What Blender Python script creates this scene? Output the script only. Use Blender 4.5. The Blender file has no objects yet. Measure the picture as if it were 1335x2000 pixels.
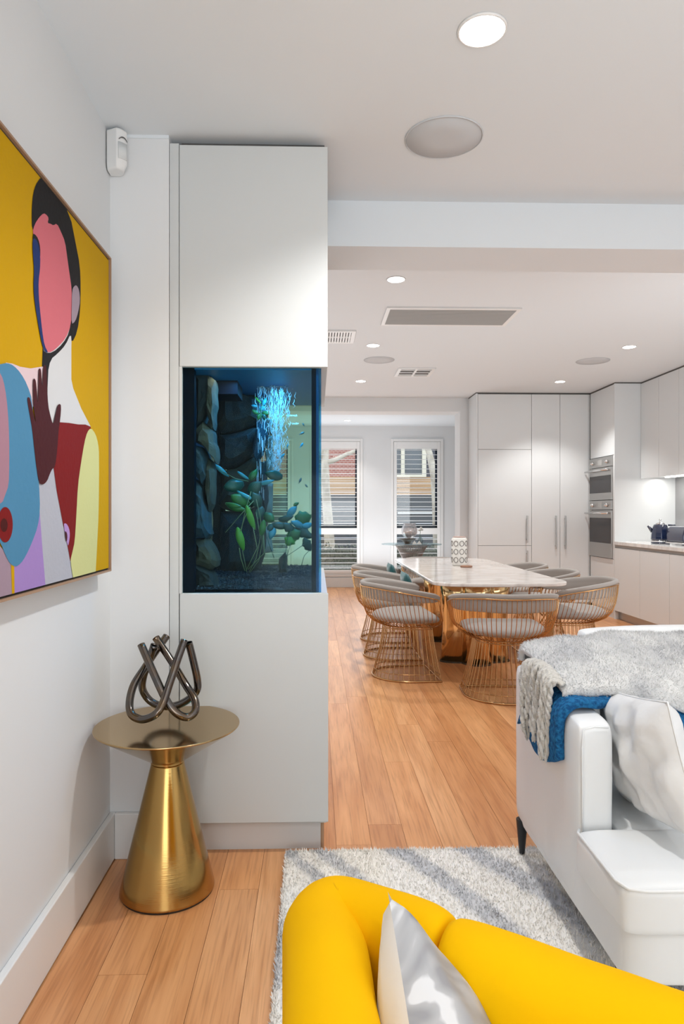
import bpy, bmesh, math, random
from mathutils import Vector, Matrix, noise
import numpy as np
R = math.radians
PI = math.pi
random.seed(7)
sc = bpy.context.scene
C = sc.collection

# ------------------------------------------------------------------ camera, sky, exposure
H = 1.25                       # lens height
F = 1335.0                     # focal length in pixels of a 1335 px wide frame (24 mm on a 24 mm side)
YAW = math.atan(0.026)
cam = bpy.data.cameras.new('camera'); camo = bpy.data.objects.new('camera', cam); C.objects.link(camo)
cam.sensor_fit = 'HORIZONTAL'; cam.sensor_width = 24.0; cam.lens = 24.0
CX, CY = 651.2, 1001.0
cam.shift_x = (667.5 - CX) / 1335.0
cam.shift_y = (CY - 1000.0) / 1335.0
cam.clip_start = 0.02; cam.clip_end = 200
camo.location = (0, 0, H); camo.rotation_euler = (R(90), 0, -YAW)
sc.camera = camo
sc.view_settings.view_transform = 'Standard'; sc.view_settings.look = 'None'
sc.view_settings.gamma = 1.0; sc.view_settings.use_curve_mapping = False
sc.view_settings.exposure = 0.26

w = bpy.data.worlds.new('sky'); sc.world = w; w.use_nodes = True
bg = w.node_tree.nodes['Background']; bg.inputs[0].default_value = (0.86, 0.93, 1.0, 1); bg.inputs[1].default_value = 1.5

def area(name, loc, rot, sx, sy, power, col=(1, 1, 1), spread=180):
    l = bpy.data.lights.new(name, 'AREA'); l.shape = 'RECTANGLE'; l.size = sx; l.size_y = sy
    l.energy = power; l.color = col; l.spread = R(spread)
    o = bpy.data.objects.new(name, l); C.objects.link(o); o.location = loc; o.rotation_euler = rot
    return o
area('fill_back_opening', (0.9, -3.15, 0.95), (R(84), 0, 0), 3.6, 1.5, 38, (0.93, 0.97, 1.0))  # soft fill lamp added behind the camera, no window seen there
area('daylight_far_windows', (0.2, 11.3, 1.35), (R(-90), 0, 0), 3.0, 2.0, 14, (0.86, 0.93, 1.0))
area('uplight_fill_living', (1.4, -1.0, 0.6), (R(180), 0, 0), 3.6, 1.8, 36, (0.84, 0.94, 1.0))  # unseen uplight added behind the camera to brighten the living ceiling
area('uplight_fill_dining', (-0.95, 6.0, 0.2), (R(180), 0, 0), 0.7, 5.0, 25, (0.84, 0.94, 1.0))  # hidden uplight added behind the joinery for the dining ceiling
area('uplight_fill_kitchen', (3.0, 4.4, 0.3), (R(180), 0, 0), 1.4, 1.0, 10, (0.84, 0.94, 1.0))  # uplight added outside the frame to lift the kitchen ceiling
area('kitchen_fill', (2.9, 3.6, 1.5), (R(90), 0, R(-8)), 1.2, 1.6, 11, (0.95, 0.98, 1.0))  # softbox added out of view to brighten the kitchen fronts
area('uplight_fill_far', (0.8, 10.6, 0.25), (R(180), 0, 0), 2.6, 1.0, 26, (0.88, 0.95, 1.0))  # added uplight, only there to whiten the far room ceiling

# ------------------------------------------------------------------ helpers
def lin(c): c = c / 255.0; return c / 12.92 if c <= 0.04045 else ((c + 0.055) / 1.055) ** 2.4
def alb(r, g, b, ref=200, a=0.80):
    """paint colour of something that reads (r,g,b) where white paint reads ref"""
    k = a / lin(ref); return tuple(min(0.95, lin(v) * k) for v in (r, g, b))
def mat(name, col, rough=0.5, metal=0.0, spec=0.5, bump=None, var=None, coat=0, sheen=0, emit=None, aniso=0, trans=0):
    m = bpy.data.materials.new(name); m.use_nodes = True
    nt = m.node_tree; b = nt.nodes['Principled BSDF']
    b.inputs['Base Color'].default_value = (*col, 1); b.inputs['Roughness'].default_value = rough
    b.inputs['Metallic'].default_value = metal; b.inputs['Specular IOR Level'].default_value = spec
    if coat: b.inputs['Coat Weight'].default_value = coat; b.inputs['Coat Roughness'].default_value = 0.08
    if sheen: b.inputs['Sheen Weight'].default_value = sheen; b.inputs['Sheen Roughness'].default_value = 0.4
    if trans: b.inputs['Transmission Weight'].default_value = trans
    if aniso: b.inputs['Anisotropic'].default_value = aniso
    if emit: b.inputs['Emission Color'].default_value = (*emit[0], 1); b.inputs['Emission Strength'].default_value = emit[1]
    geo = None
    if bump or var:
        geo = nt.nodes.new('ShaderNodeTexCoord')
    if bump:                                    # (scale, strength, stretch)
        n = nt.nodes.new('ShaderNodeTexNoise'); n.inputs['Scale'].default_value = bump[0]; n.inputs['Detail'].default_value = 3
        mp = nt.nodes.new('ShaderNodeMapping'); mp.inputs['Scale'].default_value = bump[2] if len(bump) > 2 else (1, 1, 1)
        nt.links.new(geo.outputs['Object'], mp.inputs[0]); nt.links.new(mp.outputs[0], n.inputs[0])
        bp = nt.nodes.new('ShaderNodeBump'); bp.inputs['Strength'].default_value = bump[1]; bp.inputs['Distance'].default_value = 0.01
        nt.links.new(n.outputs[0], bp.inputs['Height']); nt.links.new(bp.outputs[0], b.inputs['Normal'])
    if var:                                     # (scale, other colour, lo, hi, stretch)
        n = nt.nodes.new('ShaderNodeTexNoise'); n.inputs['Scale'].default_value = var[0]; n.inputs['Detail'].default_value = 5
        mp = nt.nodes.new('ShaderNodeMapping'); mp.inputs['Scale'].default_value = var[4] if len(var) > 4 else (1, 1, 1)
        nt.links.new(geo.outputs['Object'], mp.inputs[0]); nt.links.new(mp.outputs[0], n.inputs[0])
        cr = nt.nodes.new('ShaderNodeValToRGB'); cr.color_ramp.elements[0].position = var[2]; cr.color_ramp.elements[1].position = var[3]
        cr.color_ramp.elements[0].color = (*col, 1); cr.color_ramp.elements[1].color = (*var[1], 1)
        nt.links.new(n.outputs[0], cr.inputs[0]); nt.links.new(cr.outputs[0], b.inputs['Base Color'])
    return m

class MB:
    """collects shapes into one mesh"""
    def __init__(s): s.v = []; s.f = []; s.m = []; s.cm = 0
    def add(s, vs, fs):
        o = len(s.v); s.v += [tuple(p) for p in vs]; s.f += [tuple(i + o for i in f) for f in fs]; s.m += [s.cm] * len(fs); return s
    def box(s, x0, x1, y0, y1, z0, z1):
        return s.add([(x0, y0, z0), (x1, y0, z0), (x1, y1, z0), (x0, y1, z0), (x0, y0, z1), (x1, y0, z1), (x1, y1, z1), (x0, y1, z1)],
                     [(0, 3, 2, 1), (4, 5, 6, 7), (0, 1, 5, 4), (1, 2, 6, 5), (2, 3, 7, 6), (3, 0, 4, 7)])
    def lathe(s, prof, cx=0, cy=0, n=48, cap=True):
        vs = []; fs = []
        for r, z in prof:
            for k in range(n):
                a = 2 * PI * k / n; vs.append((cx + r * math.cos(a), cy + r * math.sin(a), z))
        for j in range(len(prof) - 1):
            for k in range(n):
                k2 = (k + 1) % n; fs.append((j * n + k, j * n + k2, (j + 1) * n + k2, (j + 1) * n + k))
        if cap:
            fs.append(tuple(range(n))[::-1]); fs.append(tuple((len(prof) - 1) * n + k for k in range(n)))
        return s.add(vs, fs)
    def tube(s, pts, r, n=8, closed=False, cap=True):
        P = [Vector(p) for p in pts]; m = len(P); vs = []; fs = []
        rr = r if hasattr(r, '__len__') else [r] * m
        up = None
        for i in range(m):
            if closed: t = (P[(i + 1) % m] - P[i - 1])
            else: t = P[min(i + 1, m - 1)] - P[max(i - 1, 0)]
            if t.length < 1e-9: t = Vector((0, 0, 1))
            t.normalize()
            if up is None:
                up = Vector((0, 0, 1)) if abs(t.z) < 0.9 else Vector((1, 0, 0))
            a = t.cross(up)
            if a.length < 1e-6: a = t.orthogonal()
            a.normalize(); b = t.cross(a).normalized(); up = a.cross(t)
            for k in range(n):
                q = 2 * PI * k / n; vs.append(P[i] + (a * math.cos(q) + b * math.sin(q)) * rr[i])
        for i in range(m if closed else m - 1):
            j = (i + 1) % m
            for k in range(n):
                k2 = (k + 1) % n; fs.append((i * n + k, j * n + k, j * n + k2, i * n + k2))
        if cap and not closed: fs.append(tuple(range(n))); fs.append(tuple((m - 1) * n + k for k in range(n))[::-1])
        return s.add(vs, fs)
    def grid(s, fn, nu, nv, wu=False, wv=False):
        vs = [fn(i / (nu if wu else nu - 1), j / (nv if wv else nv - 1)) for i in range(nu) for j in range(nv)]
        fs = []
        for i in range(nu if wu else nu - 1):
            for j in range(nv if wv else nv - 1):
                i2 = (i + 1) % nu; j2 = (j + 1) % nv
                fs.append((i * nv + j, i2 * nv + j, i2 * nv + j2, i * nv + j2))
        return s.add(vs, fs)
    def prism(s, poly, z0, z1):
        n = len(poly)
        return s.add([(x, y, z0) for x, y in poly] + [(x, y, z1) for x, y in poly],
                     [tuple(range(n))[::-1], tuple(range(n, 2 * n))] + [(k, (k + 1) % n, n + (k + 1) % n, n + k) for k in range(n)])

def link(name, me, m, parent=None, smooth=False):
    ms = m if isinstance(m, (list, tuple)) else [m]
    for q in ms: me.materials.append(q)
    o = bpy.data.objects.new(name, me); C.objects.link(o)
    if smooth: me.polygons.foreach_set('use_smooth', [True] * len(me.polygons))
    if parent: o.parent = parent
    return o
def build(name, mb, m, parent=None, smooth=False, world=True, bevel=0, seg=2, sub=0, thick=0, kind=None, ang=0.6, recalc=True):
    off = Vector((0, 0, 0))
    if parent and world:
        p = parent
        while p: off += p.location; p = p.parent
    me = bpy.data.meshes.new(name)
    me.from_pydata([(x - off.x, y - off.y, z - off.z) for x, y, z in mb.v], [], mb.f)
    me.polygons.foreach_set('material_index', mb.m)
    if recalc:
        b = bmesh.new(); b.from_mesh(me); bmesh.ops.recalc_face_normals(b, faces=b.faces); b.to_mesh(me); b.free()
    o = link(name, me, m, parent, smooth)
    if thick: q = o.modifiers.new('s', 'SOLIDIFY'); q.thickness = thick; q.offset = 0
    if bevel:
        q = o.modifiers.new('b', 'BEVEL'); q.width = bevel; q.segments = seg; q.limit_method = 'ANGLE'; q.angle_limit = ang
        q.harden_normals = False
        me.polygons.foreach_set('use_smooth', [True] * len(me.polygons))
        q2 = o.modifiers.new('w', 'WEIGHTED_NORMAL'); q2.keep_sharp = False
    if sub: q = o.modifiers.new('u', 'SUBSURF'); q.levels = sub; q.render_levels = sub
    if kind: o['kind'] = kind
    return o
def tag(o, label, cat, group=None):
    o['label'] = label; o['category'] = cat
    if group: o['group'] = group
    return o
def thing(name, label, cat, loc=(0, 0, 0), rz=0, group=None):
    o = bpy.data.objects.new(name, None); C.objects.link(o); o.location = loc; o.rotation_euler = (0, 0, rz)
    o.empty_display_size = 0.1
    return tag(o, label, cat, group)
def struct(name, mb, m, **k):
    o = build(name, mb, m, **k)
    if not o.parent: o['kind'] = 'structure'
    return o
def copytree(root, label=None, loc=None, rz=None):
    def cp(o, par):
        c = o.copy(); C.objects.link(c); c.parent = par
        for ch in [q for q in bpy.data.objects if q.parent == o and q is not c]: cp(ch, c)
        return c
    c = cp(root, root.parent)
    if label: c['label'] = label
    if loc is not None: c.location = loc
    if rz is not None: c.rotation_euler = (0, 0, rz)
    return c

st, ct = math.sin(YAW), math.cos(YAW)
def P(px, py, y=None, x=None, z=None):
    """point on the photograph's ray (px,py) at a known depth y, side x or height z"""
    a = (px - CX) / F; b = -(py - CY) / F
    d = Vector((ct * a + st, ct - st * a, b))
    t = y / d.y if y is not None else (x / d.x if x is not None else (z - H) / d.z)
    return Vector((d.x * t, d.y * t, H + d.z * t))

def pillow_fn(Cc, A, B, N, T, side, pinch=0.08, wr=0.0, seed=0.0):
    def fn(i, j):
        u = i * 2 - 1; v = j * 2 - 1
        e = (1 - u * u) * (1 - v * v)
        uu = u * (1 - pinch * (1 - v * v)); vv = v * (1 - pinch * (1 - u * u))
        t = T * max(e, 0) ** 0.42
        p = Cc + A * uu + B * vv
        if wr:
            w_ = noise.noise(Vector((u * 2.2 + seed, v * 2.2, seed))) + 0.6 * noise.noise(Vector((u * 5 + seed, v * 3, 7 + seed)))
            t += wr * w_ * min(1, e * 4)
        return p + N * (t * side)
    return fn

# ------------------------------------------------------------------ materials
WALL = mat('wall_paint', (0.74, 0.752, 0.758), 0.75, spec=0.25, bump=(350, 0.02))
CEIL = mat('ceiling_paint', (0.755, 0.795, 0.825), 0.9, spec=0.1)
TRIM = mat('trim_gloss', (0.80, 0.80, 0.79), 0.35)
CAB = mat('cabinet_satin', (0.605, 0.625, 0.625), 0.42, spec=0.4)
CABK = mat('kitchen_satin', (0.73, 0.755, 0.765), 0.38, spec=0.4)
GAP = mat('shadow_gap', (0.12, 0.115, 0.11), 0.8)  # dark colour stands in for the shade in gaps and grooves
GOLD = mat('polished_gold', (0.86, 0.60, 0.30), 0.10, metal=1)
ROSE = mat('brass_wire', (0.56, 0.33, 0.15), 0.25, metal=1)
STEEL = mat('brushed_steel', (0.46, 0.455, 0.445), 0.34, metal=1)
CHROME = mat('chrome', (0.8, 0.8, 0.8), 0.12, metal=1)
BLACKG = mat('oven_glass', (0.045, 0.043, 0.046), 0.15, spec=0.25)
VELVET = mat('grey_velvet', (0.36, 0.33, 0.305), 0.85, sheen=0.25, spec=0.15, bump=(120, 0.05))
LEATHER = mat('white_leather', (0.82, 0.835, 0.84), 0.38, spec=0.5, bump=(9, 0.25))
YELLOW = mat('yellow_velvet', (0.86, 0.46, 0.001), 0.8, spec=0.06, bump=(60, 0.04), var=(5, (0.90, 0.50, 0.001), 0.35, 0.7))

def marble_mat(name, base, vein, scale):
    m = mat(name, base, 0.12, spec=0.6)
    nt = m.node_tree; b = nt.nodes['Principled BSDF']
    tc = nt.nodes.new('ShaderNodeTexCoord'); mp = nt.nodes.new('ShaderNodeMapping'); mp.inputs['Rotation'].default_value = (0, 0, 0.5)
    mp.inputs['Scale'].default_value = (1.0, 2.6, 1)
    nz = nt.nodes.new('ShaderNodeTexNoise'); nz.inputs['Scale'].default_value = scale; nz.inputs['Detail'].default_value = 8; nz.inputs['Distortion'].default_value = 1.6
    cr = nt.nodes.new('ShaderNodeValToRGB'); e = cr.color_ramp.elements
    e[0].position = 0.40; e[0].color = (*base, 1); e[1].position = 0.62; e[1].color = (*base, 1)
    k = e.new(0.50); k.color = (*vein, 1)
    nt.links.new(tc.outputs['Object'], mp.inputs[0]); nt.links.new(mp.outputs[0], nz.inputs[0]); nt.links.new(nz.outputs[0], cr.inputs[0]); nt.links.new(cr.outputs[0], b.inputs['Base Color'])
    return m
MARBLE = marble_mat('table_marble', (0.76, 0.71, 0.67), (0.58, 0.52, 0.48), 1.8)
MARBLEK = marble_mat('worktop_marble', (0.80, 0.79, 0.77), (0.66, 0.65, 0.64), 1.6)

def wood_mat():
    m = bpy.data.materials.new('timber_floor'); m.use_nodes = True; nt = m.node_tree; b = nt.nodes['Principled BSDF']
    N = nt.nodes.new; L = nt.links.new
    g = N('ShaderNodeNewGeometry'); oi = N('ShaderNodeObjectInfo')
    rnd = N('ShaderNodeVectorMath'); rnd.operation = 'MULTIPLY_ADD'
    comb = N('ShaderNodeCombineXYZ'); L(oi.outputs['Random'], comb.inputs[0]); L(oi.outputs['Random'], comb.inputs[1]); L(oi.outputs['Random'], comb.inputs[2])
    rnd.inputs[1].default_value = (37, 91, 53); L(comb.outputs[0], rnd.inputs[0]); L(g.outputs['Position'], rnd.inputs[2])
    mp = N('ShaderNodeMapping'); mp.inputs['Scale'].default_value = (9, 0.9, 1); L(rnd.outputs[0], mp.inputs[0])
    n1 = N('ShaderNodeTexNoise'); n1.inputs['Scale'].default_value = 1.6; n1.inputs['Detail'].default_value = 6; n1.inputs['Distortion'].default_value = 0.8; L(mp.outputs[0], n1.inputs[0])
    mp2 = N('ShaderNodeMapping'); mp2.inputs['Scale'].default_value = (90, 3.0, 1); L(rnd.outputs[0], mp2.inputs[0])
    n2 = N('ShaderNodeTexNoise'); n2.inputs['Scale'].default_value = 1.5; n2.inputs['Detail'].default_value = 4; L(mp2.outputs[0], n2.inputs[0])
    r1 = N('ShaderNodeValToRGB'); e = r1.color_ramp.elements
    e[0].position = 0.30; e[0].color = (0.58, 0.255, 0.098, 1); e[1].position = 0.70; e[1].color = (0.76, 0.39, 0.175, 1); L(n1.outputs[0], r1.inputs[0])
    r2 = N('ShaderNodeValToRGB'); e = r2.color_ramp.elements
    e[0].position = 0.26; e[0].color = (0.78, 0.73, 0.69, 1); e[1].position = 0.52; e[1].color = (1.04, 1.04, 1.04, 1); L(n2.outputs[0], r2.inputs[0])
    r3 = N('ShaderNodeValToRGB'); e = r3.color_ramp.elements; r3.color_ramp.interpolation = 'CONSTANT'
    e[0].position = 0; e[0].color = (0.90, 0.83, 0.78, 1); e[1].position = 0.9; e[1].color = (1.12, 1.16, 1.16, 1)
    for p_, c_ in ((0.18, (1.0, 1.0, 1.0)), (0.36, (1.08, 1.12, 1.16)), (0.5, (0.95, 0.90, 0.86)), (0.62, (1.05, 1.02, 0.98)), (0.76, (0.98, 0.95, 0.95))):
        q = e.new(p_); q.color = (*c_, 1)
    L(oi.outputs['Random'], r3.inputs[0])
    m1 = N('ShaderNodeMixRGB'); m1.blend_type = 'MULTIPLY'; m1.inputs[0].default_value = 1; L(r1.outputs[0], m1.inputs[1]); L(r2.outputs[0], m1.inputs[2])
    m2 = N('ShaderNodeMixRGB'); m2.blend_type = 'MULTIPLY'; m2.inputs[0].default_value = 1; L(m1.outputs[0], m2.inputs[1]); L(r3.outputs[0], m2.inputs[2])
    L(m2.outputs[0], b.inputs['Base Color']); b.inputs['Roughness'].default_value = 0.30; b.inputs['Specular IOR Level'].default_value = 0.5
    return m
WOOD = wood_mat()

# ------------------------------------------------------------------ the shell
XL, XR = -0.746, 4.23          # left wall, right wall
YB = 2.50                      # face of the aquarium joinery
ZC1, ZC2 = 2.62, 2.78          # ceiling of the living room, of the kitchen
YF = 11.43                     # far window wall
struct('floor', MB().box(-1.6, XR + 0.1, -3.4, 11.7, -0.12, -0.008), WOOD)
floor = bpy.data.objects['floor']
pl = MB().box(0, 1, 0, 1, -0.01, 0)
plm = None
rnd = random.Random(3)
pw = 0.133
for i in range(-6, 28):
    x0 = 0.0786 + i * pw - 0.002
    if x0 < -0.85 or x0 > 3.72: continue
    y = 0.2 + rnd.random() * 0.9
    while y < 11.4:
        L_ = rnd.choice([1.1, 1.5, 1.9, 2.3, 2.7]); y1 = min(y + L_, 11.42)
        if x0 < y1 * 0.56 + 0.2 and x0 + pw > XL + 0.02:
            if plm is None:
                o = build('plank', pl, WOOD, floor, world=False); plm = o.data
            else:
                o = bpy.data.objects.new('plank', plm); C.objects.link(o); o.parent = floor
            a = max(x0, XL + 0.022); o.location = (a, y, 0); o.scale = (x0 + pw - a - 0.0012, y1 - y - 0.0012, 1)
        y = y1
TH = 0.14
struct('wall_left', MB().box(XL - 0.7, XL, -3.3, YB + 0.01, 0, ZC1), WALL)
struct('wall_left_dining', MB().box(-1.5, -1.4, YB - 0.1, YF, 0, 3.0), WALL)
struct('wall_right', MB().box(XR, XR + TH, -3.3, YF + 0.2, 0, 3.0), WALL)
b = MB()                                                    # wall behind the camera with a wide window opening
b.box(XL - 0.7, -0.6, -3.4, -3.28, 0, ZC1); b.box(3.8, XR + TH, -3.4, -3.28, 0, ZC1); b.box(-0.6, 3.8, -3.4, -3.28, 0, 0.15); b.box(-0.6, 3.8, -3.4, -3.28, 2.5, ZC1)
struct('wall_back', b, WALL)
struct('ceiling', MB().box(XL - 0.7, XR + TH, -3.3, 3.295, ZC1, 2.95), CEIL)
struct('ceiling_beam', MB().box(P(640, 1001, y=YB).x + 0.002, XR + TH, 3.0, 3.295, 2.42, ZC1 + 0.02), CEIL)
struct('ceiling_dining', MB().box(-1.5, XR + TH, 3.295, 9.1, ZC2, 2.95), CEIL)
struct('ceiling_far', MB().box(-1.5, XR + TH, 9.42, YF, 2.70, 2.95), CEIL)
struct('wall_bulkhead', MB().box(-1.5, XR + TH, 9.1, 9.43, 2.60, 2.95), WALL)
struct('wall_jamb', MB().box(1.925, XR, 9.1, 9.43, 0, 2.60), WALL)
# short return of the wall beside the joinery
struct('wall_return', MB().box(XL - 0.1, P(330, 1001, y=YB).x, YB, YB + 0.95, 0, ZC1), WALL)
# baseboards
struct('baseboard_left', MB().box(XL, XL + 0.021, -3.2, YB, 0, 0.165), TRIM, bevel=0.004)
struct('baseboard_return', MB().box(XL + 0.021, P(330, 1001, y=YB).x - 0.0, YB - 0.02, YB, 0, 0.165), TRIM, bevel=0.004)
struct('baseboard_far', MB().box(-1.4, 3.3, YF - 0.02, YF, 0, 0.16), TRIM, bevel=0.004)
struct('trim_1', MB().box(XL, P(330, 1001, y=YB).x, YB - 0.004, YB, ZC1 - 0.012, ZC1), CEIL)

# far wall with three windows, each one a frame, a middle rail, panes and louvred shutters
wins = []
for pa, pb in ((474, 568), (611, 703), (768, 860)):
    wins.append((P(pa, 1001, y=YF).x, P(pb, 1001, y=YF).x))
zt, zb = 2.44, 0.22
b = MB(); xs = [-1.5] + [v for q in wins for v in q] + [XR]
for k in range(0, len(xs), 2): b.box(xs[k], xs[k + 1], YF, YF + 0.14, 0, 2.95)
for a, c in wins: b.box(a, c, YF, YF + 0.14, zt, 2.95); b.box(a, c, YF, YF + 0.14, 0, zb)
struct('wall_far', b, WALL)
PANE = bpy.data.materials.new('window_glass'); PANE.use_nodes = True; nt = PANE.node_tree; nt.nodes.clear()
o_ = nt.nodes.new('ShaderNodeOutputMaterial'); t_ = nt.nodes.new('ShaderNodeBsdfTransparent'); t_.inputs[0].default_value = (0.97, 0.98, 0.98, 1)
g_ = nt.nodes.new('ShaderNodeBsdfGlossy'); g_.inputs['Roughness'].default_value = 0.02; mx = nt.nodes.new('ShaderNodeMixShader'); mx.inputs[0].default_value = 0.05
nt.links.new(t_.outputs[0], mx.inputs[1]); nt.links.new(g_.outputs[0], mx.inputs[2]); nt.links.new(mx.outputs[0], o_.inputs[0])
DARKF = mat('dark_sash', (0.02, 0.035, 0.06), 0.4)
SHUT = mat('shutter_white', (0.84, 0.84, 0.83), 0.4)
words = ('seen through the aquarium', 'nearest the aquarium cabinet', 'behind the round glass table')
for k, (a, c) in enumerate(wins):
    wn = MB()
    for q in ((a, a + 0.03, zb, zt), (c - 0.03, c, zb, zt), (a, c, zt - 0.03, zt), (a, c, zb, zb + 0.03)): wn.box(q[0], q[1], YF + 0.02, YF + 0.12, q[2], q[3])
    wo = struct('window_%d' % (k + 1), wn, TRIM)
    build('sash', MB().box(a + 0.03, c - 0.03, YF + 0.085, YF + 0.10, 0.99, 1.045), DARKF, wo)
    build('sash', MB().box(c - 0.078, c - 0.03, YF + 0.085, YF + 0.10, 1.0, zt - 0.03), DARKF, wo)
    build('pane', MB().box(a + 0.03, c - 0.03, YF + 0.105, YF + 0.110, 1.0, zt - 0.03), PANE, wo)
    build('pane', MB().box(a + 0.03, c - 0.03, YF + 0.100, YF + 0.104, zb + 0.03, 1.0), PANE, wo)
    ar = MB(); d = 0.045
    for q in ((a - d, a, zb - d, zt + d), (c, c + d, zb - d, zt + d), (a, c, zt, zt + d), (a, c, zb - d, zb)): ar.box(q[0], q[1], YF - 0.018, YF, q[2], q[3])
    build('architrave', ar, TRIM, wo, bevel=0.004)
    s = thing('window_shutter', 'white louvred shutter in the far window ' + words[k], 'shutter', ((a + c) / 2, YF, zb), group='louvred shutters in the far windows')
    fr = MB(); e = 0.055
    for q in ((a + .004, a + e, zb + .004, zt - .004), (c - e, c - .004, zb + .004, zt - .004), (a + e, c - e, zt - 0.125, zt - .004), (a + e, c - e, 0.885, 0.99), (a + e, c - e, zb + .004, zb + 0.07)): fr.box(q[0], q[1], YF - 0.014, YF + 0.016, q[2], q[3])
    build('stile', fr, SHUT, s, bevel=0.003)
    bl0 = None
    zz = [1.03 + 0.0795 * i for i in range(17)] + [0.325 + 0.0795 * i for i in range(7)]
    for z in zz:
        if bl0 is None:
            bb = MB(); ca, sa = math.cos(0.10), math.sin(0.10)
            prof = [(-0.036, 0), (-0.018, 0.0045), (0.018, 0.0045), (0.036, 0), (0.018, -0.0045), (-0.018, -0.0045)]
            n = len(prof); ln = c - a - 2 * e
            vs = [(x, p_[0] * ca - p_[1] * sa, p_[0] * sa + p_[1] * ca) for x in (-ln / 2, ln / 2) for p_ in prof]
            bb.add(vs, [tuple(range(n)), tuple(range(n, 2 * n))[::-1]] + [(i, (i + 1) % n, n + (i + 1) % n, n + i) for i in range(n)])
            bl0 = build('blade', bb, SHUT, s, world=False); o = bl0
        else: o = bl0.copy(); C.objects.link(o)
        o.location = (0, 0.045, z - zb)

# ------------------------------------------------------------------ outside the far windows
CONC = mat('paving', (0.42, 0.41, 0.39), 0.9)
struct('ground', MB().box(-14, 16, YF + 0.2, 30, -0.3, -0.05), CONC)
yh = 19.0
def brick_mat():
    m = bpy.data.materials.new('red_brick'); m.use_nodes = True; nt = m.node_tree; b = nt.nodes['Principled BSDF']; b.inputs['Roughness'].default_value = 0.85
    g = nt.nodes.new('ShaderNodeTexCoord'); mp = nt.nodes.new('ShaderNodeMapping'); mp.inputs['Rotation'].default_value = (R(90), 0, 0)
    br = nt.nodes.new('ShaderNodeTexBrick'); br.inputs['Scale'].default_value = 4.5; br.inputs['Color1'].default_value = (0.50, 0.20, 0.16, 1); br.inputs['Color2'].default_value = (0.40, 0.15, 0.12, 1); br.inputs['Mortar'].default_value = (0.62, 0.45, 0.40, 1); br.inputs['Mortar Size'].default_value = 0.03
    nt.links.new(g.outputs['Object'], mp.inputs[0]); nt.links.new(mp.outputs[0], br.inputs[0]); nt.links.new(br.outputs[0], b.inputs['Base Color']); return m
BRICK = brick_mat()
CREAM = mat('cream_frame', (0.85, 0.80, 0.66), 0.6); CLAD = mat('cedar_boards', (0.62, 0.40, 0.22), 0.7, var=(3, (0.48, 0.28, 0.14), 0.35, 0.7, (0.4, 1, 9)))
GAR = mat('garage_grey', (0.10, 0.11, 0.12), 0.5); DGL = mat('dark_glass', (0.12, 0.14, 0.16), 0.08, spec=0.8); DWALL = mat('dark_wall', (0.10, 0.10, 0.12), 0.8)
hs = thing('neighbour_house', 'red brick house with timber cladding over a dark garage, behind the far windows', 'house', (1, yh, -0.05))
def hz(py): return P(700, py, y=yh).z
def hx(px): return P(px, 1001, y=yh).x
xm = hx(745)
build('wall', MB().box(-9, xm, yh, yh + 0.3, hz(931), 6.2), BRICK, hs)
build('upper_wall', MB().box(xm, 11, yh, yh + 0.3, hz(931), 6.2), DWALL, hs)
z0, z1 = hz(966), hz(931); nb = 5
for k in range(nb):
    build('board', MB().box(-9, 11, yh - 0.06, yh, z0 + (z1 - z0) * k / nb, z0 + (z1 - z0) * (k + 0.94) / nb), CLAD, hs)
nb = 9; zg = -0.05
for k in range(nb):
    build('garage_panel', MB().box(-9, 11, yh + 0.02, yh + 0.06, zg + (z0 - zg) * k / nb, zg + (z0 - zg) * (k + 0.95) / nb), GAR, hs)
build('white_rail', MB().box(hx(776), 11, yh - 0.04, yh + 0.01, hz(1004), hz(1000)), TRIM, hs)
wf = MB(); x0, x1 = hx(750), hx(831)
for q in ((x0, x1, hz(932), hz(927)), (hx(782), hx(789), hz(927), hz(850)), (hx(823), x1, hz(927), hz(850)), (x0, hx(756), hz(927), hz(850)), (x0, x1, hz(850), hz(845))): wf.box(q[0], q[1], yh - 0.10, yh, q[2], q[3])
wo = build('window', wf, CREAM, hs)
build('pane', MB().box(x0, x1, yh - 0.03, yh - 0.02, hz(927), hz(850)), DGL, wo)
BARK = mat('pale_bark', (0.74, 0.68, 0.58), 0.85, var=(6, (0.52, 0.46, 0.38), 0.45, 0.65, (1, 1, 0.5)))
yt = 15.0
tr = thing('street_tree', 'pale barked street tree with a bare branch, outside the window beside the aquarium', 'tree', (P(640, 1001, y=yt).x, yt, -0.05))
tp = [P(646, 1130, y=yt), P(643, 1060, y=yt), P(640, 1010, y=yt), P(636, 960, y=yt), P(634, 905, y=yt), P(636, 880, y=yt), P(641, 850, y=yt), P(650, 790, y=yt)]
tp[0].z = -0.06
build('trunk', MB().tube(tp, [0.14, 0.12, 0.11, 0.10, 0.09, 0.07, 0.05, 0.03], 10), BARK, tr, smooth=True)
build('branch', MB().tube([P(635, 904, y=yt), P(655, 898, y=yt), P(675, 888, y=yt), P(700, 878, y=yt), P(740, 850, y=yt)], [0.07, 0.05, 0.045, 0.04, 0.02], 8), BARK, tr, smooth=True)
build('branch', MB().tube([P(634, 905, y=yt), P(628, 885, y=yt), P(622, 860, y=yt)], [0.06, 0.05, 0.03], 8), BARK, tr, smooth=True)
tr = thing('street_tree', 'leaning white barked tree outside the window behind the round glass table', 'tree', (P(862, 1001, y=yt).x, yt, -0.05))
build('trunk', MB().tube([Vector((P(858, 1001, y=yt).x, yt, -0.06)), P(852, 985, y=yt), P(848, 930, y=yt), P(838, 885, y=yt), P(826, 850, y=yt)], [0.13, 0.10, 0.09, 0.07, 0.05], 10), BARK, tr, smooth=True)
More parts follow.
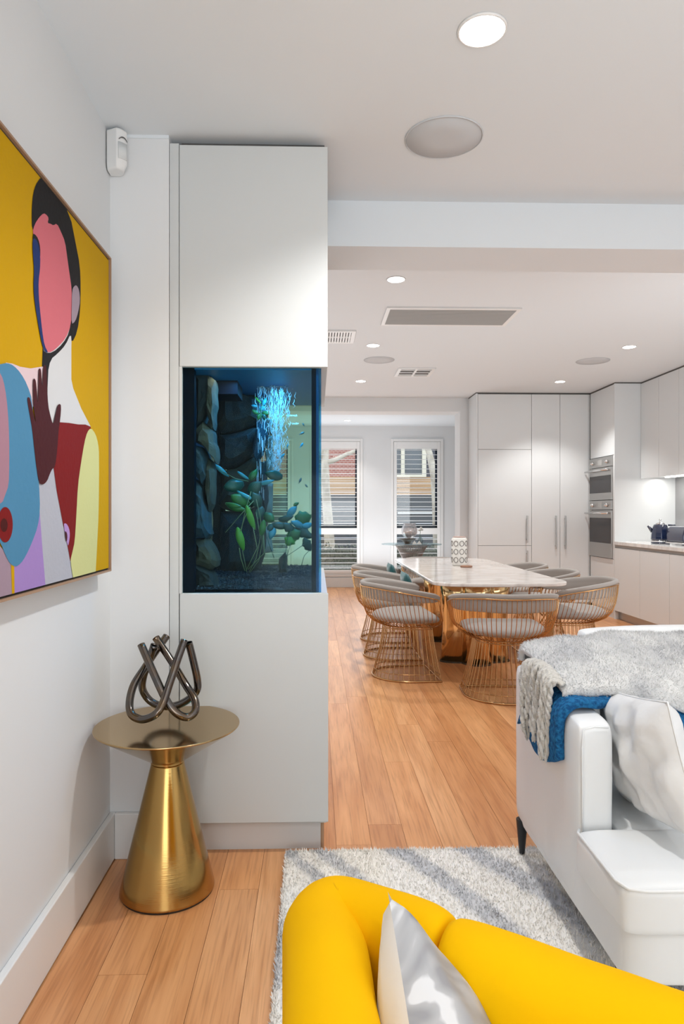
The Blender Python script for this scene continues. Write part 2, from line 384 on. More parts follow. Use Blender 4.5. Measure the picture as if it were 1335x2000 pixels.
# low clipped hedge under the tree
LEAFD = mat('hedge_leaf', (0.09, 0.11, 0.085), 0.7, var=(30, (0.22, 0.24, 0.19), 0.4, 0.6))
hb = MB(); rr = random.Random(5)
for k in range(2600):
    c = Vector((rr.uniform(-6, 9), rr.uniform(13.3, 13.9), rr.uniform(0.0, 0.62))); s_ = rr.uniform(0.03, 0.07)
    a = Vector((rr.gauss(0, 1), rr.gauss(0, 1), rr.gauss(0, 1))).normalized() * s_; b_ = a.orthogonal().normalized() * s_ * 0.6
    hb.add([c - a, c + b_, c + a, c - b_], [(0, 1, 2, 3)])
hb.box(-6, 9, 13.4, 13.8, -0.05, 0.5)
h_ = build('hedge', hb, LEAFD, recalc=False); tag(h_, 'low dark green hedge seen through the lower blades of the far windows', 'hedge'); h_['kind'] = 'stuff'

# ------------------------------------------------------------------ ceiling fittings
GLOW = mat('lamp_glow', (1, 1, 1), 0.5, emit=((1, 0.97, 0.92), 14))
def downlight(px, py, zc, label, power, d=0.075, ang=110, vis=True, loc=None):
    p = P(px, py, z=zc) if loc is None else Vector(loc)
    t = thing('ceiling_light', label, 'ceiling light', (p.x, p.y, zc), group='recessed downlights')
    build('trim_ring', MB().lathe([(d * 0.74, zc - 0.001), (d * 0.75, zc - 0.006), (d * 0.80, zc - 0.006), (d * 0.84, zc - 0.0005), (d * 0.74, zc - 0.0004)], p.x, p.y, 32, cap=False), TRIM, t, smooth=True)
    build('lens', MB().lathe([(d * 0.74, zc - 0.0005), (d * 0.74, zc - 0.005)], p.x, p.y, 32), GLOW, t)
    l = bpy.data.lights.new('lamp', 'SPOT'); l.energy = power; l.spot_size = R(ang); l.spot_blend = 0.55; l.shadow_soft_size = 0.035; l.color = (1.0, 0.98, 0.95)
    o = bpy.data.objects.new('lamp', l); C.objects.link(o); o.parent = t; o.location = (0, 0, -0.03)
    return t
downlight(941, 58, ZC1, 'largest downlight, shining in the living room ceiling above the round speaker', 58, 0.085, 135)
downlight(773, 545, ZC2, 'dining downlight just behind the ceiling beam, above the long air grille', 75)
downlight(728, 674, ZC2, 'dining downlight beside the small slatted ceiling vent', 65)
downlight(1228, 677, ZC2, 'kitchen downlight above the ovens, right of the round speaker', 70)
downlight(704, 744, ZC2, 'dining downlight nearest the far bulkhead on the left', 65)
downlight(1093, 745, ZC2, 'kitchen downlight in front of the tall cupboards', 52)
downlight(678, 821, 2.70, 'small downlight in the far room ceiling before the windows', 22, 0.065)
downlight(588, 800, ZC2, 'dining downlight seen through the top of the aquarium', 20, 0.09)
for q in ((0.47, -0.9, 'unseen living room downlight added behind the camera, on the painting side'), (2.5, -0.9, 'unseen living room downlight added behind the camera, on the sofa side'), (2.5, 1.94, 'unseen living room downlight added above the sofa, right of the frame')):
    downlight(0, 0, ZC1, q[2], 22, 0.085, 135, loc=(q[0], q[1], ZC1))  # extra lamps added out of view to light the living room

MESHG = mat('speaker_mesh', alb(172, 175, 178), 0.9)
def speaker(px, py, wpx, zc, label):
    p = P(px, py, z=zc); r = wpx / 2 * p.y / F
    t = thing('ceiling_speaker', label, 'speaker', (p.x, p.y, zc), group='round ceiling speakers')
    build('grille', MB().lathe([(r * 0.97, zc - 0.001), (r * 0.965, zc - 0.004), (r * 0.4, zc - 0.006), (0.002, zc - 0.0065)], p.x, p.y, 64), MESHG, t, smooth=True)
    build('rim', MB().lathe([(r * 0.97, zc - 0.0005), (r * 0.975, zc - 0.006), (r, zc - 0.004), (r, zc - 0.0005)], p.x, p.y, 64, cap=False), MESHG, t, smooth=True)
speaker(866, 269, 152, ZC1, 'large round speaker grille in the living room ceiling')
sp = speaker(740, 703, 60, ZC2, 'pale round speaker in the dining ceiling beside the small slatted vent')
speaker(1157, 705, 64, ZC2, 'round speaker in the kitchen ceiling before the tall cupboards')
# long return-air grille: frame and slats
GRL = mat('grille_grey', (0.42, 0.42, 0.41), 0.6); DRK = mat('duct_dark', (0.10, 0.10, 0.10), 0.9)
a = P(755, 599, z=ZC2); c = P(985, 635, z=ZC2); x0, x1 = a.x, c.x; y0, y1 = a.y, c.y
t = thing('air_grille', 'long rectangular air grille in the dining ceiling', 'vent', ((x0 + x1) / 2, (y0 + y1) / 2, ZC2))
fr = MB(); e = 0.03
for q in ((x0, x1, y0, y0 + e), (x0, x1, y1 - e, y1), (x0, x0 + e, y0 + e, y1 - e), (x1 - e, x1, y0 + e, y1 - e)): fr.box(q[0], q[1], q[2], q[3], ZC2 - 0.012, ZC2 - 0.0005)
build('frame', fr, TRIM, t, bevel=0.002)
build('backing', MB().box(x0 + e, x1 - e, y0 + e, y1 - e, ZC2 - 0.002, ZC2 - 0.0008), DRK, t)
sl = MB(); n = 26
for k in range(n): yy = y0 + e + (y1 - y0 - 2 * e) * (k + 0.5) / n; sl.box(x0 + e, x1 - e, yy - 0.0055, yy + 0.0035, ZC2 - 0.011, ZC2 - 0.003)
build('slat', sl, GRL, t, kind='stuff')
# two small supply vents
def vent(pa, pb, label, n, blocks):
    a = P(*pa, z=ZC2); c = P(*pb, z=ZC2); x0, x1, y0, y1 = a.x, c.x, a.y, c.y
    t = thing('ceiling_vent', label, 'vent', ((x0 + x1) / 2, (y0 + y1) / 2, ZC2)); e = 0.035
    fr = MB()
    for q in ((x0, x1, y0, y0 + e), (x0, x1, y1 - e, y1), (x0, x0 + e, y0 + e, y1 - e), (x1 - e, x1, y0 + e, y1 - e)): fr.box(q[0], q[1], q[2], q[3], ZC2 - 0.014, ZC2 - 0.0005)
    if blocks: fr.box((x0 + x1) / 2 - 0.012, (x0 + x1) / 2 + 0.012, y0 + e, y1 - e, ZC2 - 0.014, ZC2 - 0.001)
    else: fr.box(x0 + e, x1 - e, (y0 + y1) / 2 - 0.012, (y0 + y1) / 2 + 0.012, ZC2 - 0.014, ZC2 - 0.001)
    build('frame', fr, TRIM, t, bevel=0.002)
    build('backing', MB().box(x0 + e, x1 - e, y0 + e, y1 - e, ZC2 - 0.002, ZC2 - 0.0008), DRK, t)
    for k in range(n):
        if blocks: yy = y0 + e + (y1 - y0 - 2 * e) * (k + 0.5) / n; m_ = MB().box(x0 + e, x1 - e, yy - 0.008, yy + 0.008, ZC2 - 0.013, ZC2 - 0.004)
        else: xx = x0 + e + (x1 - x0 - 2 * e) * (k + 0.5) / n; m_ = MB().box(xx - 0.008, xx + 0.008, y0 + e, y1 - e, ZC2 - 0.013, ZC2 - 0.004)
        build('slat', m_, TRIM, t)
vent((612, 644), (690, 668), 'small white vent with upright slats beside the top of the aquarium joinery', 12, False)
vent((778, 718), (838, 734), 'small two-bay slatted vent in the middle of the dining ceiling', 3, True)

# movement sensor in the corner
t = thing('motion_sensor', 'small white motion sensor high in the left wall corner', 'sensor', (XL + 0.06, YB - 0.06, 2.45))
SENS = mat('sensor_plastic', (0.80, 0.80, 0.79), 0.35); SLENS = mat('sensor_lens', (0.68, 0.70, 0.70), 0.55)
def sensor_sec(z, s_):
    # rounded wedge across the corner
    pts = []
    for k in range(13):
        q = R(-90 + 90 * k / 12 + 0)
    return pts
b = MB(); ring = []
cx, cy = XL + 0.004, YB - 0.004
def sec(z, w_, d_):
    pts = [(cx, cy - w_), (cx + 0.012, cy - w_ - 0.004)]
    for k in range(9):
        q = k / 8; a_ = R(-68 + 46 * q)
        pts.append((cx + 0.02 + d_ * math.cos(a_) * 0.95, cy - 0.02 + d_ * math.sin(a_) * 0.95))
    pts += [(cx + w_ + 0.004, cy - 0.012), (cx + w_, cy), (cx, cy)]
    return [(x, y, z) for x, y in pts]
secs = [sec(2.612, 0.046, 0.048), sec(2.604, 0.052, 0.056), sec(2.505, 0.052, 0.058), sec(2.49, 0.052, 0.058), sec(2.472, 0.046, 0.046), sec(2.467, 0.036, 0.036)]
n = len(secs[0]); vs = [p for s_ in secs for p in s_]
fs = [(j * n + k, j * n + (k + 1) % n, (j + 1) * n + (k + 1) % n, (j + 1) * n + k) for j in range(len(secs) - 1) for k in range(n)] + [tuple(range(n)), tuple(range((len(secs) - 1) * n, len(secs) * n))]
b.add(vs, fs)
build('case', b, SENS, t, bevel=0.003)
b = MB(); L1 = []
for z, d_ in ((2.558, 0.0595), (2.50, 0.0600)):
    for k in range(9): a_ = R(-62 + 34 * k / 8); L1.append((cx + 0.02 + d_ * math.cos(a_) * 0.95, cy - 0.02 + d_ * math.sin(a_) * 0.95, z))
b.add(L1, [(k, k + 1, k + 10, k + 9) for k in range(8)])
build('lens', b, SLENS, t, smooth=True, thick=0.002)
b = MB(); L1 = []
for z, d_ in ((2.575, 0.0600), (2.571, 0.0600)):
    for k in range(9): a_ = R(-60 + 34 * k / 8); L1.append((cx + 0.02 + d_ * math.cos(a_) * 0.95, cy - 0.02 + d_ * math.sin(a_) * 0.95, z - 0.010 * ((k - 4) / 4) ** 2 + 0.004))
b.add(L1, [(k, k + 1, k + 10, k + 9) for k in range(8)])
build('slot', b, DRK, t, thick=0.001)

# ------------------------------------------------------------------ kitchen
YT = 8.65
t = thing('tall_cupboard', 'tall white flush cupboards with an integrated fridge, against the kitchen end wall', 'cupboard', (2.75, YT + 0.3, 0))
Xa, Xb = 2.04, 3.50
body = MB().box(Xa + 0.021, Xb + 0.02, YT + 0.03, YT + 0.44, 0.101, 2.75)
build('carcass', body, GAP, t)
build('side_panel', MB().box(Xa - 0.002, Xa + 0.02, YT + 0.0, YT + 0.44, 0.0, 2.765), CABK, t)
def door(par, x0, x1, z0, z1, y, m=CABK, name='door', th=0.022):
    g = 0.002
    return build(name, MB().box(x0 + g, x1 - g, y, y + th, z0 + g, z1 - g), m, par, bevel=0.0015, seg=1)
x = [Xa + 0.021] + [P(q, 1001, y=YT).x for q in (1037.5, 1093, 1149)]
zf = [P(1000, q, y=YT).z for q in (878, 1065.5)]
d1 = door(t, x[0], x[1], zf[0], 2.76, YT); d2 = door(t, x[0], x[1], zf[1], zf[0], YT); d3 = door(t, x[0], x[1], 0.10, zf[1], YT)
d4 = door(t, x[1], x[2], 0.10, 2.76, YT); d5 = door(t, x[2], x[3], 0.10, 2.76, YT); d6 = door(t, x[3], Xb, 0.10, 2.76, YT)
build('kickboard', MB().box(Xa, Xb, YT + 0.05, YT + 0.07, 0, 0.1), TRIM, t)
def handle(par, px, pa, pb, y):
    a = P(px, pa, y=y); z1, z0 = a.z, P(px, pb, y=y).z
    b = MB().box(a.x - 0.009, a.x + 0.009, y - 0.038, y - 0.030, z0, z1)
    for z in (z0 + 0.04, z1 - 0.04): b.box(a.x - 0.006, a.x + 0.006, y - 0.031, y, z - 0.006, z + 0.006)
    build('handle', b, STEEL, par, bevel=0.002)
handle(d2, 1028, 1007, 1060, YT); handle(d3, 1028, 1075, 1120, YT); handle(d4, 1084, 1007, 1072, YT); handle(d5, 1102, 1007, 1072, YT)
struct('shade_strip_1', MB().box(Xa - 0.002, XR, YT + 0.02, YT + 0.44, 2.766, ZC2), GAP)  # dark strip put in as the shade line under the ceiling

# oven tower, its front is the plane x = 3.5
XO = 3.50; Y0, Y1 = 7.93, 8.64
t = thing('oven_tower', 'tall white oven housing with a cupboard above and drawers below the ovens', 'cupboard', (3.8, 8.3, 0))
b = MB().box(XO + 0.022, XR - 0.005, Y0 + 0.02, Y1, 0, 0.71); b.box(XO + 0.022, XR - 0.005, Y0 + 0.02, Y1, 1.925, 2.75); b.box(XO + 0.30, XR - 0.005, Y0 + 0.02, Y1, 0.71, 1.925); b.box(XO + .022, XO + .30, Y1 - 0.03, Y1, 0.71, 1.925)
build('carcass', b, CABK, t)
build('side_panel', MB().box(XO, XR - 0.005, Y0, Y0 + 0.02, 0, 2.765), CABK, t, bevel=0.0015, seg=1)
def xdoor(par, y0, y1, z0, z1, x=XO, name='door', m=CABK, th=0.021): return build(name, MB().box(x, x + th, y0 + .002, y1 - .002, z0 + .002, z1 - .002), m, par, bevel=0.0015, seg=1)
xdoor(t, Y0 + 0.02, Y1, 1.93, 2.76); xdoor(t, Y0 + 0.02, Y1, 0.37, 0.70, name='drawer'); xdoor(t, Y0 + 0.02, Y1, 0.10, 0.345, name='drawer')
build('groove', MB().box(XO + 0.015, XO + 0.021, Y0 + 0.02, Y1, 0.345, 0.37), GAP, t)
xdoor(t, Y0 + 0.02, Y0 + 0.045, 0.70, 1.93, name='filler'); xdoor(t, Y1 - 0.03, Y1, 0.70, 1.93, name='filler')
build('kickboard', MB().box(XO + 0.05, XO + 0.07, Y0, Y1, 0, 0.1), STEEL, t)
def oven(zb_, zd, zc_, zgt, zgb, label):
    """zb_ bottom, zd door top, zc_ panel top, zgt/zgb glass"""
    y0, y1 = Y0 + 0.047, Y1 - 0.032
    t = thing('oven', label, 'oven', (XO, (y0 + y1) / 2, zb_))
    build('cavity', MB().box(XO + 0.002, XO + 0.28, y0 + 0.01, y1 - 0.01, zb_ + 0.005, zc_ - 0.005), DRK, t)
    pn = build('control_panel', MB().box(XO - 0.022, XO + 0.003, y0, y1, zd + 0.006, zc_), STEEL, t, bevel=0.002)
    zc = (zd + zc_) / 2 + 0.002
    for fy in (0.17, 0.83):
        yy = y0 + (y1 - y0) * fy; kb = MB().lathe([(0.024, 0), (0.022, 0.018), (0.012, 0.02), (0.011, 0.034), (0.001, 0.035)], n=20)
        kb.v = [(XO - 0.022 - z, yy + x_, zc + y_) for x_, y_, z in kb.v]
        build('knob', kb, CHROME, pn, smooth=True)
    build('display', MB().box(XO - 0.0235, XO - 0.0215, (y0 + y1) / 2 - 0.055, (y0 + y1) / 2 + 0.055, zc - 0.034, zc + 0.034), GRL, pn)
    dr = MB().box(XO - 0.022, XO + 0.003, y0, y1, zgt, zd); dr.box(XO - 0.022, XO + 0.003, y0, y1, zb_, zgb)
    dr.box(XO - 0.02, XO + 0.003, y0, y1, zgb, zgt)
    do = build('door', dr, STEEL, t, bevel=0.002)
    build('glass', MB().box(XO - 0.0232, XO - 0.0205, y0 + 0.004, y1 - 0.004, zgb, zgt), BLACKG, do)
    zh = zd - 0.035
    hb = MB().tube([(XO - 0.075, y0 - 0.015, zh), (XO - 0.075, y1 + 0.015, zh)], 0.011, 10)
    for yy in (y0 + 0.05, y1 - 0.05): hb.tube([(XO - 0.02, yy, zh), (XO - 0.075, yy, zh)], 0.009, 8)
    build('handle', hb, CHROME, do, smooth=True)
oven(1.402, 1.795, 1.92, 1.697, 1.49, 'upper stainless steel oven with dark glass door and two knobs')
oven(0.706, 1.278, 1.396, 1.184, 0.882, 'lower stainless steel oven, taller, with dark glass door')

# wall cupboards and base units run towards the camera
YK = 4.6; XU = 3.81
t = thing('wall_cupboard', 'white flush wall cupboards over the marble worktop', 'cupboard', (4.0, 6.4, 1.66))
build('carcass', MB().box(XU + 0.022, XR - 0.002, YK, Y0 - 0.003, 1.66, 2.75), CABK, t)
y = Y0 - 0.003
while y > YK + 0.1: xdoor(t, y - 0.42, y, 1.645, 2.762, x=XU); y -= 0.42
struct('shade_strip_2', MB().box(XO + 0.01, XR, Y0 + 0.01, Y1 + 0.02, 2.766, ZC2), GAP)  # painted shade line above the oven tower
struct('shade_strip_3', MB().box(XU + 0.01, XR, YK, Y0 + 0.01, 2.764, ZC2), GAP)  # painted shade line above the wall cupboards
t = thing('base_cupboard', 'white handleless base units under the marble worktop', 'cupboard', (3.85, 6.2, 0))
build('carcass', MB().box(XO + 0.022, XR - 0.002, YK, Y0 - 0.003, 0.10, 0.872), CABK, t)
y = Y0 - 0.003
while y > YK + 0.1: xdoor(t, y - 0.62, y, 0.10, 0.84); y -= 0.62
build('groove', MB().box(XO + 0.012, XO + 0.022, YK, Y0 - 0.003, 0.842, 0.87), GRL, t)  # grey strip puts the finger groove's shade into its colour
build('kickboard', MB().box(XO + 0.05, XO + 0.07, YK, Y0 - 0.003, 0, 0.1), STEEL, t)
o = build('worktop', MB().box(XO - 0.015, XR - 0.001, YK - 0.02, Y0 - 0.001, 0.873, 0.913), MARBLEK, bevel=0.003); tag(o, 'white veined marble kitchen worktop', 'worktop')
o = build('splashback', MB().box(XR - 0.009, XR - 0.0015, YK, Y0 - 0.001, 0.914, 1.658), mat('grey_glass', (0.30, 0.30, 0.31), 0.08, spec=0.7)); tag(o, 'grey glass splashback behind the kettle and toaster', 'splashback')
t = thing('strip_light', 'strip light under the white wall cupboards', 'light', (4.0, 7.3, 1.655))
build('diffuser', MB().box(3.98, 4.02, 6.9, 7.7, 1.648, 1.658), GLOW, t)
l = bpy.data.lights.new('lamp', 'AREA'); l.shape = 'RECTANGLE'; l.size = 0.06; l.size_y = 1.4; l.energy = 3.5; l.color = (1, 0.95, 0.88)
o = bpy.data.objects.new('lamp', l); C.objects.link(o); o.parent = t; o.location = (0, -0.1, -0.012)

# kettle and toaster, dark blue enamel
NAVY = mat('navy_enamel', (0.008, 0.016, 0.05), 0.10, spec=0.7, coat=1)
k = P(1281, 1054, z=0.914)
kx, ky = 3.72, 7.30
t = thing('kettle', 'glossy navy blue kettle on the marble worktop', 'kettle', (kx, ky, 0.914))
z = 0.914
build('body', MB().lathe([(0.088, z + 0.034), (0.098, z + 0.05), (0.094, z + 0.10), (0.080, z + 0.17), (0.066, z + 0.205), (0.03, z + 0.215)], kx, ky, 10), NAVY, t, bevel=0.004)
build('lid', MB().lathe([(0.05, z + 0.212), (0.035, z + 0.226), (0.012, z + 0.232), (0.009, z + 0.25), (0.015, z + 0.262), (0.001, z + 0.268)], kx, ky, 24), CHROME, t, smooth=True)
build('base', MB().lathe([(0.09, z), (0.095, z + 0.012), (0.088, z + 0.02)], kx, ky, 32), NAVY, t, smooth=True)
build('band', MB().lathe([(0.094, z + 0.020), (0.096, z + 0.034), (0.09, z + 0.035)], kx, ky, 32), CHROME, t, smooth=True)
build('handle', MB().tube([(kx + 0.07, ky - 0.03, z + 0.20), (kx + 0.13, ky - 0.055, z + 0.20), (kx + 0.15, ky - 0.06, z + 0.15), (kx + 0.13, ky - 0.055, z + 0.08), (kx + 0.095, ky - 0.04, z + 0.06)], 0.010, 8), NAVY, t, smooth=True)
build('spout', MB().tube([(kx - 0.07, ky + 0.03, z + 0.13), (kx - 0.10, ky + 0.04, z + 0.175), (kx - 0.115, ky + 0.045, z + 0.19)], [0.022, 0.015, 0.010], 10), NAVY, t, smooth=True)
tx, ty = 3.84, 6.98
t = thing('toaster', 'glossy navy blue toaster beside the kettle on the marble worktop', 'toaster', (tx, ty, 0.914))
b = MB(); prof = [(-0.135, 0.03), (-0.135, 0.10), (-0.12, 0.165), (-0.09, 0.195), (0.09, 0.195), (0.12, 0.165), (0.135, 0.10), (0.135, 0.03)]
n = len(prof); vs = [(tx + p_[0], yy, z + p_[1]) for yy in (ty - 0.17, ty + 0.17) for p_ in prof]
b.add(vs, [tuple(range(n)), tuple(range(n, 2 * n))[::-1]] + [(i, (i + 1) % n, n + (i + 1) % n, n + i) for i in range(n)])
bo = build('body', b, NAVY, t, bevel=0.015, seg=3)
build('base', MB().box(tx - 0.14, tx + 0.14, ty - 0.175, ty + 0.175, z + 0.012, z + 0.03), CHROME, t, bevel=0.004)
for q in ((-1, -1), (1, -1), (-1, 1), (1, 1)): build('foot', MB().box(tx + q[0] * 0.12 - 0.012, tx + q[0] * 0.12 + 0.012, ty + q[1] * 0.15 - 0.012, ty + q[1] * 0.15 + 0.012, z, z + 0.013), NAVY, t)
for q in (-0.045, 0.045): build('slot', MB().box(tx + q - 0.014, tx + q + 0.014, ty - 0.12, ty + 0.12, z + 0.194, z + 0.197), CHROME, t)
build('dial', MB().lathe([(0.022, 0), (0.020, 0.015), (0.001, 0.016)], n=16), CHROME, t, smooth=True, world=False).matrix_local = Matrix.Translation((0.0, -0.17, 0.09)) @ Matrix.Rotation(R(90), 4, 'X')

# ------------------------------------------------------------------ aquarium joinery
ZS, ZH = 0.956, 1.78           # sill and head of the tank opening
def jx(px): return P(px, 1001, y=YB).x
x350, x355, x627, x638 = jx(349.5), jx(355), jx(627), jx(639)
TY = 3.36
t = thing('aquarium_cabinet', 'floor to ceiling white cabinet that holds the aquarium', 'cabinet', ((x350 + x638) / 2, YB + 0.4, 0))
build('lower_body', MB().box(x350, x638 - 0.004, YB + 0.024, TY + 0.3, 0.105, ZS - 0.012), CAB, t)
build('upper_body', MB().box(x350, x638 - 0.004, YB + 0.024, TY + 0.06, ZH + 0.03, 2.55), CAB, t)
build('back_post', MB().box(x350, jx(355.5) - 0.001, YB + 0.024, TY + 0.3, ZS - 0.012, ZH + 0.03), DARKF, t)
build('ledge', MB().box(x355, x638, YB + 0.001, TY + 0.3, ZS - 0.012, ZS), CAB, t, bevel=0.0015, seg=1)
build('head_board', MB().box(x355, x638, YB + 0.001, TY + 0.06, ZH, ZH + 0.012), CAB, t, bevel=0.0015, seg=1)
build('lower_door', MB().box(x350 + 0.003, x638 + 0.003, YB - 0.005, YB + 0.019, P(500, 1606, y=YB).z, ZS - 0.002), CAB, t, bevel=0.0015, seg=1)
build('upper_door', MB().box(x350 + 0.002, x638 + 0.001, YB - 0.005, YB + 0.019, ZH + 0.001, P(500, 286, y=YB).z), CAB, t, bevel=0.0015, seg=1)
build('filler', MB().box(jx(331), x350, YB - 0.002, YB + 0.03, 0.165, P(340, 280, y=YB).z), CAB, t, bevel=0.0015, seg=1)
build('jamb', MB().box(x350 + 0.001, jx(355.5), YB - 0.003, YB + 0.02, ZS - 0.001, ZH + 0.001), CAB, t)
build('kickboard', MB().box(jx(357) - 0.02, jx(626), YB + 0.046, YB + 0.06, 0.0, 0.106), mat('kick_grey', (0.66, 0.66, 0.66), 0.45), t)
build('side_kick', MB().box(jx(626) + 0.001, jx(626) + 0.012, YB + 0.046, TY, 0.0, 0.106), mat('kick_wood', (0.45, 0.28, 0.17), 0.7), t)
struct('shade_over_cabinet', MB().box(x350, x638 - 0.01, YB + 0.05, TY + 0.06, 2.55, ZC1), GAP)  # dark infill painted as the shade above the cabinet doors

# ------------------------------------------------------------------ aquarium
def tint(name, c, gl, r=0.02):
    m = bpy.data.materials.new(name); m.use_nodes = True; nt = m.node_tree; nt.nodes.clear()
    o_ = nt.nodes.new('ShaderNodeOutputMaterial'); t_ = nt.nodes.new('ShaderNodeBsdfTransparent'); t_.inputs[0].default_value = (*c, 1)
    g_ = nt.nodes.new('ShaderNodeBsdfGlossy'); g_.inputs['Roughness'].default_value = r; g_.inputs[0].default_value = (0.9, 0.95, 1, 1); mx = nt.nodes.new('ShaderNodeMixShader'); mx.inputs[0].default_value = gl
    nt.links.new(t_.outputs[0], mx.inputs[1]); nt.links.new(g_.outputs[0], mx.inputs[2]); nt.links.new(mx.outputs[0], o_.inputs[0]); return m
GF = tint('tank_glass_front', (0.74, 0.90, 0.93), 0.004); GB = tint('tank_glass_back', (0.74, 0.82, 0.70), 0.01)
NAV = mat('blue_silicone', (0.001, 0.003, 0.010), 0.5, spec=0.1); NAV2 = mat('blue_edge', (0.0, 0.05, 0.16), 0.4, spec=0.2)
LID = mat('lid_blue_light', (0.0, 0.14, 0.34), 0.5)  # the lamps' blue light is put into the lid colour
ax0, ax1 = jx(355.5), x627
AX = (ax0 + ax1) / 2
aq = thing('aquarium', 'glass aquarium lit blue with rocks and plants, built into the white cabinet', 'aquarium', (AX, 2.95, ZS))
build('front_glass', MB().box(ax0, ax1, YB + 0.006, YB + 0.014, ZS + 0.001, ZH - 0.001), GF, aq)
build('back_glass', MB().box(ax0, ax1, TY - 0.012, TY, ZS + 0.001, ZH - 0.001), GB, aq)
build('side_glass', MB().box(ax1 - 0.008, ax1, YB + 0.016, TY - 0.013, ZS + 0.001, ZH - 0.001), tint('tank_glass_side', (0.30, 0.62, 0.82), 0.03), aq)
build('corner_seal', MB().box(jx(608), jx(617), YB + 0.0145, YB + 0.022, ZS + 0.001, ZH - 0.001), NAV, aq)
build('corner_seal', MB().box(jx(617), ax1 - 0.009, YB + 0.0145, YB + 0.03, ZS + 0.001, ZH - 0.001), NAV2, aq)
build('side_panel', MB().box(ax0, jx(378), YB + 0.0145, YB + 0.05, ZS + 0.001, ZH - 0.001), NAV, aq)
build('lid', MB().box(ax0, ax1 - 0.009, YB + 0.016, TY - 0.013, ZH - 0.006, ZH - 0.001), LID, aq)
build('back_lamp_box', MB().box(P(415, 1001, y=2.8).x, P(468, 1001, y=2.8).x, 2.72, 2.9, ZH - 0.06, ZH - 0.007), NAV, aq)
build('floor_pane', MB().box(ax0, ax1 - 0.009, YB + 0.016, TY - 0.013, ZS + 0.001, ZS + 0.006), NAV, aq)
for (x_, y_, e_) in ((-0.30, 2.66, 0.6), (-0.13, 3.05, 1.2), (-0.13, 2.72, 2.2)):
    l = bpy.data.lights.new('aquarium_lamp', 'AREA'); l.size = 0.06; l.energy = e_; l.color = (0.08, 0.50, 1.0)
    o = bpy.data.objects.new('aquarium_lamp', l); C.objects.link(o); o.parent = aq; o.location = Vector((x_, y_, ZH - 0.012)) - aq.location
l = bpy.data.lights.new('aquarium_lamp', 'AREA'); l.size = 0.10; l.energy = 0.2; l.color = (1.0, 0.85, 0.6)
o = bpy.data.objects.new('aquarium_lamp', l); C.objects.link(o); o.parent = aq; o.location = Vector((-0.34, 2.62, ZH - 0.012)) - aq.location; o.rotation_euler = (R(10), 0, 0)
# gravel: uneven bed of little stones
GRAV = mat('dark_gravel', (0.012, 0.014, 0.022), 0.55, var=(90, (0.14, 0.16, 0.2), 0.55, 0.75)); rr = random.Random(11)
gb = MB(); gb.grid(lambda u, v: (ax0 + 0.004 + (ax1 - 0.016 - ax0) * u, YB + 0.02 + (TY - 0.04 - YB) * v, ZS + 0.012 + 0.024 * v + 0.006 * noise.noise(Vector((u * 9, v * 14, 1)))), 30, 40)
for k in range(2600):
    u, v = rr.random(), rr.random(); c = Vector((ax0 + 0.01 + (ax1 - 0.026 - ax0) * u, YB + 0.024 + (TY - 0.05 - YB) * v, ZS + 0.014 + 0.024 * v)); s_ = rr.uniform(0.0025, 0.006)
    q = [c + Vector(d) * s_ * rr.uniform(.7, 1.2) for d in ((1, 0, 0), (-1, 0, 0), (0, 1, 0), (0, -1, 0), (0, 0, 1), (0, 0, -1))]
    gb.add(q, [(0, 2, 4), (2, 1, 4), (1, 3, 4), (3, 0, 4), (2, 0, 5), (1, 2, 5), (3, 1, 5), (0, 3, 5)])
build('gravel', gb, GRAV, aq, kind='stuff', recalc=False)
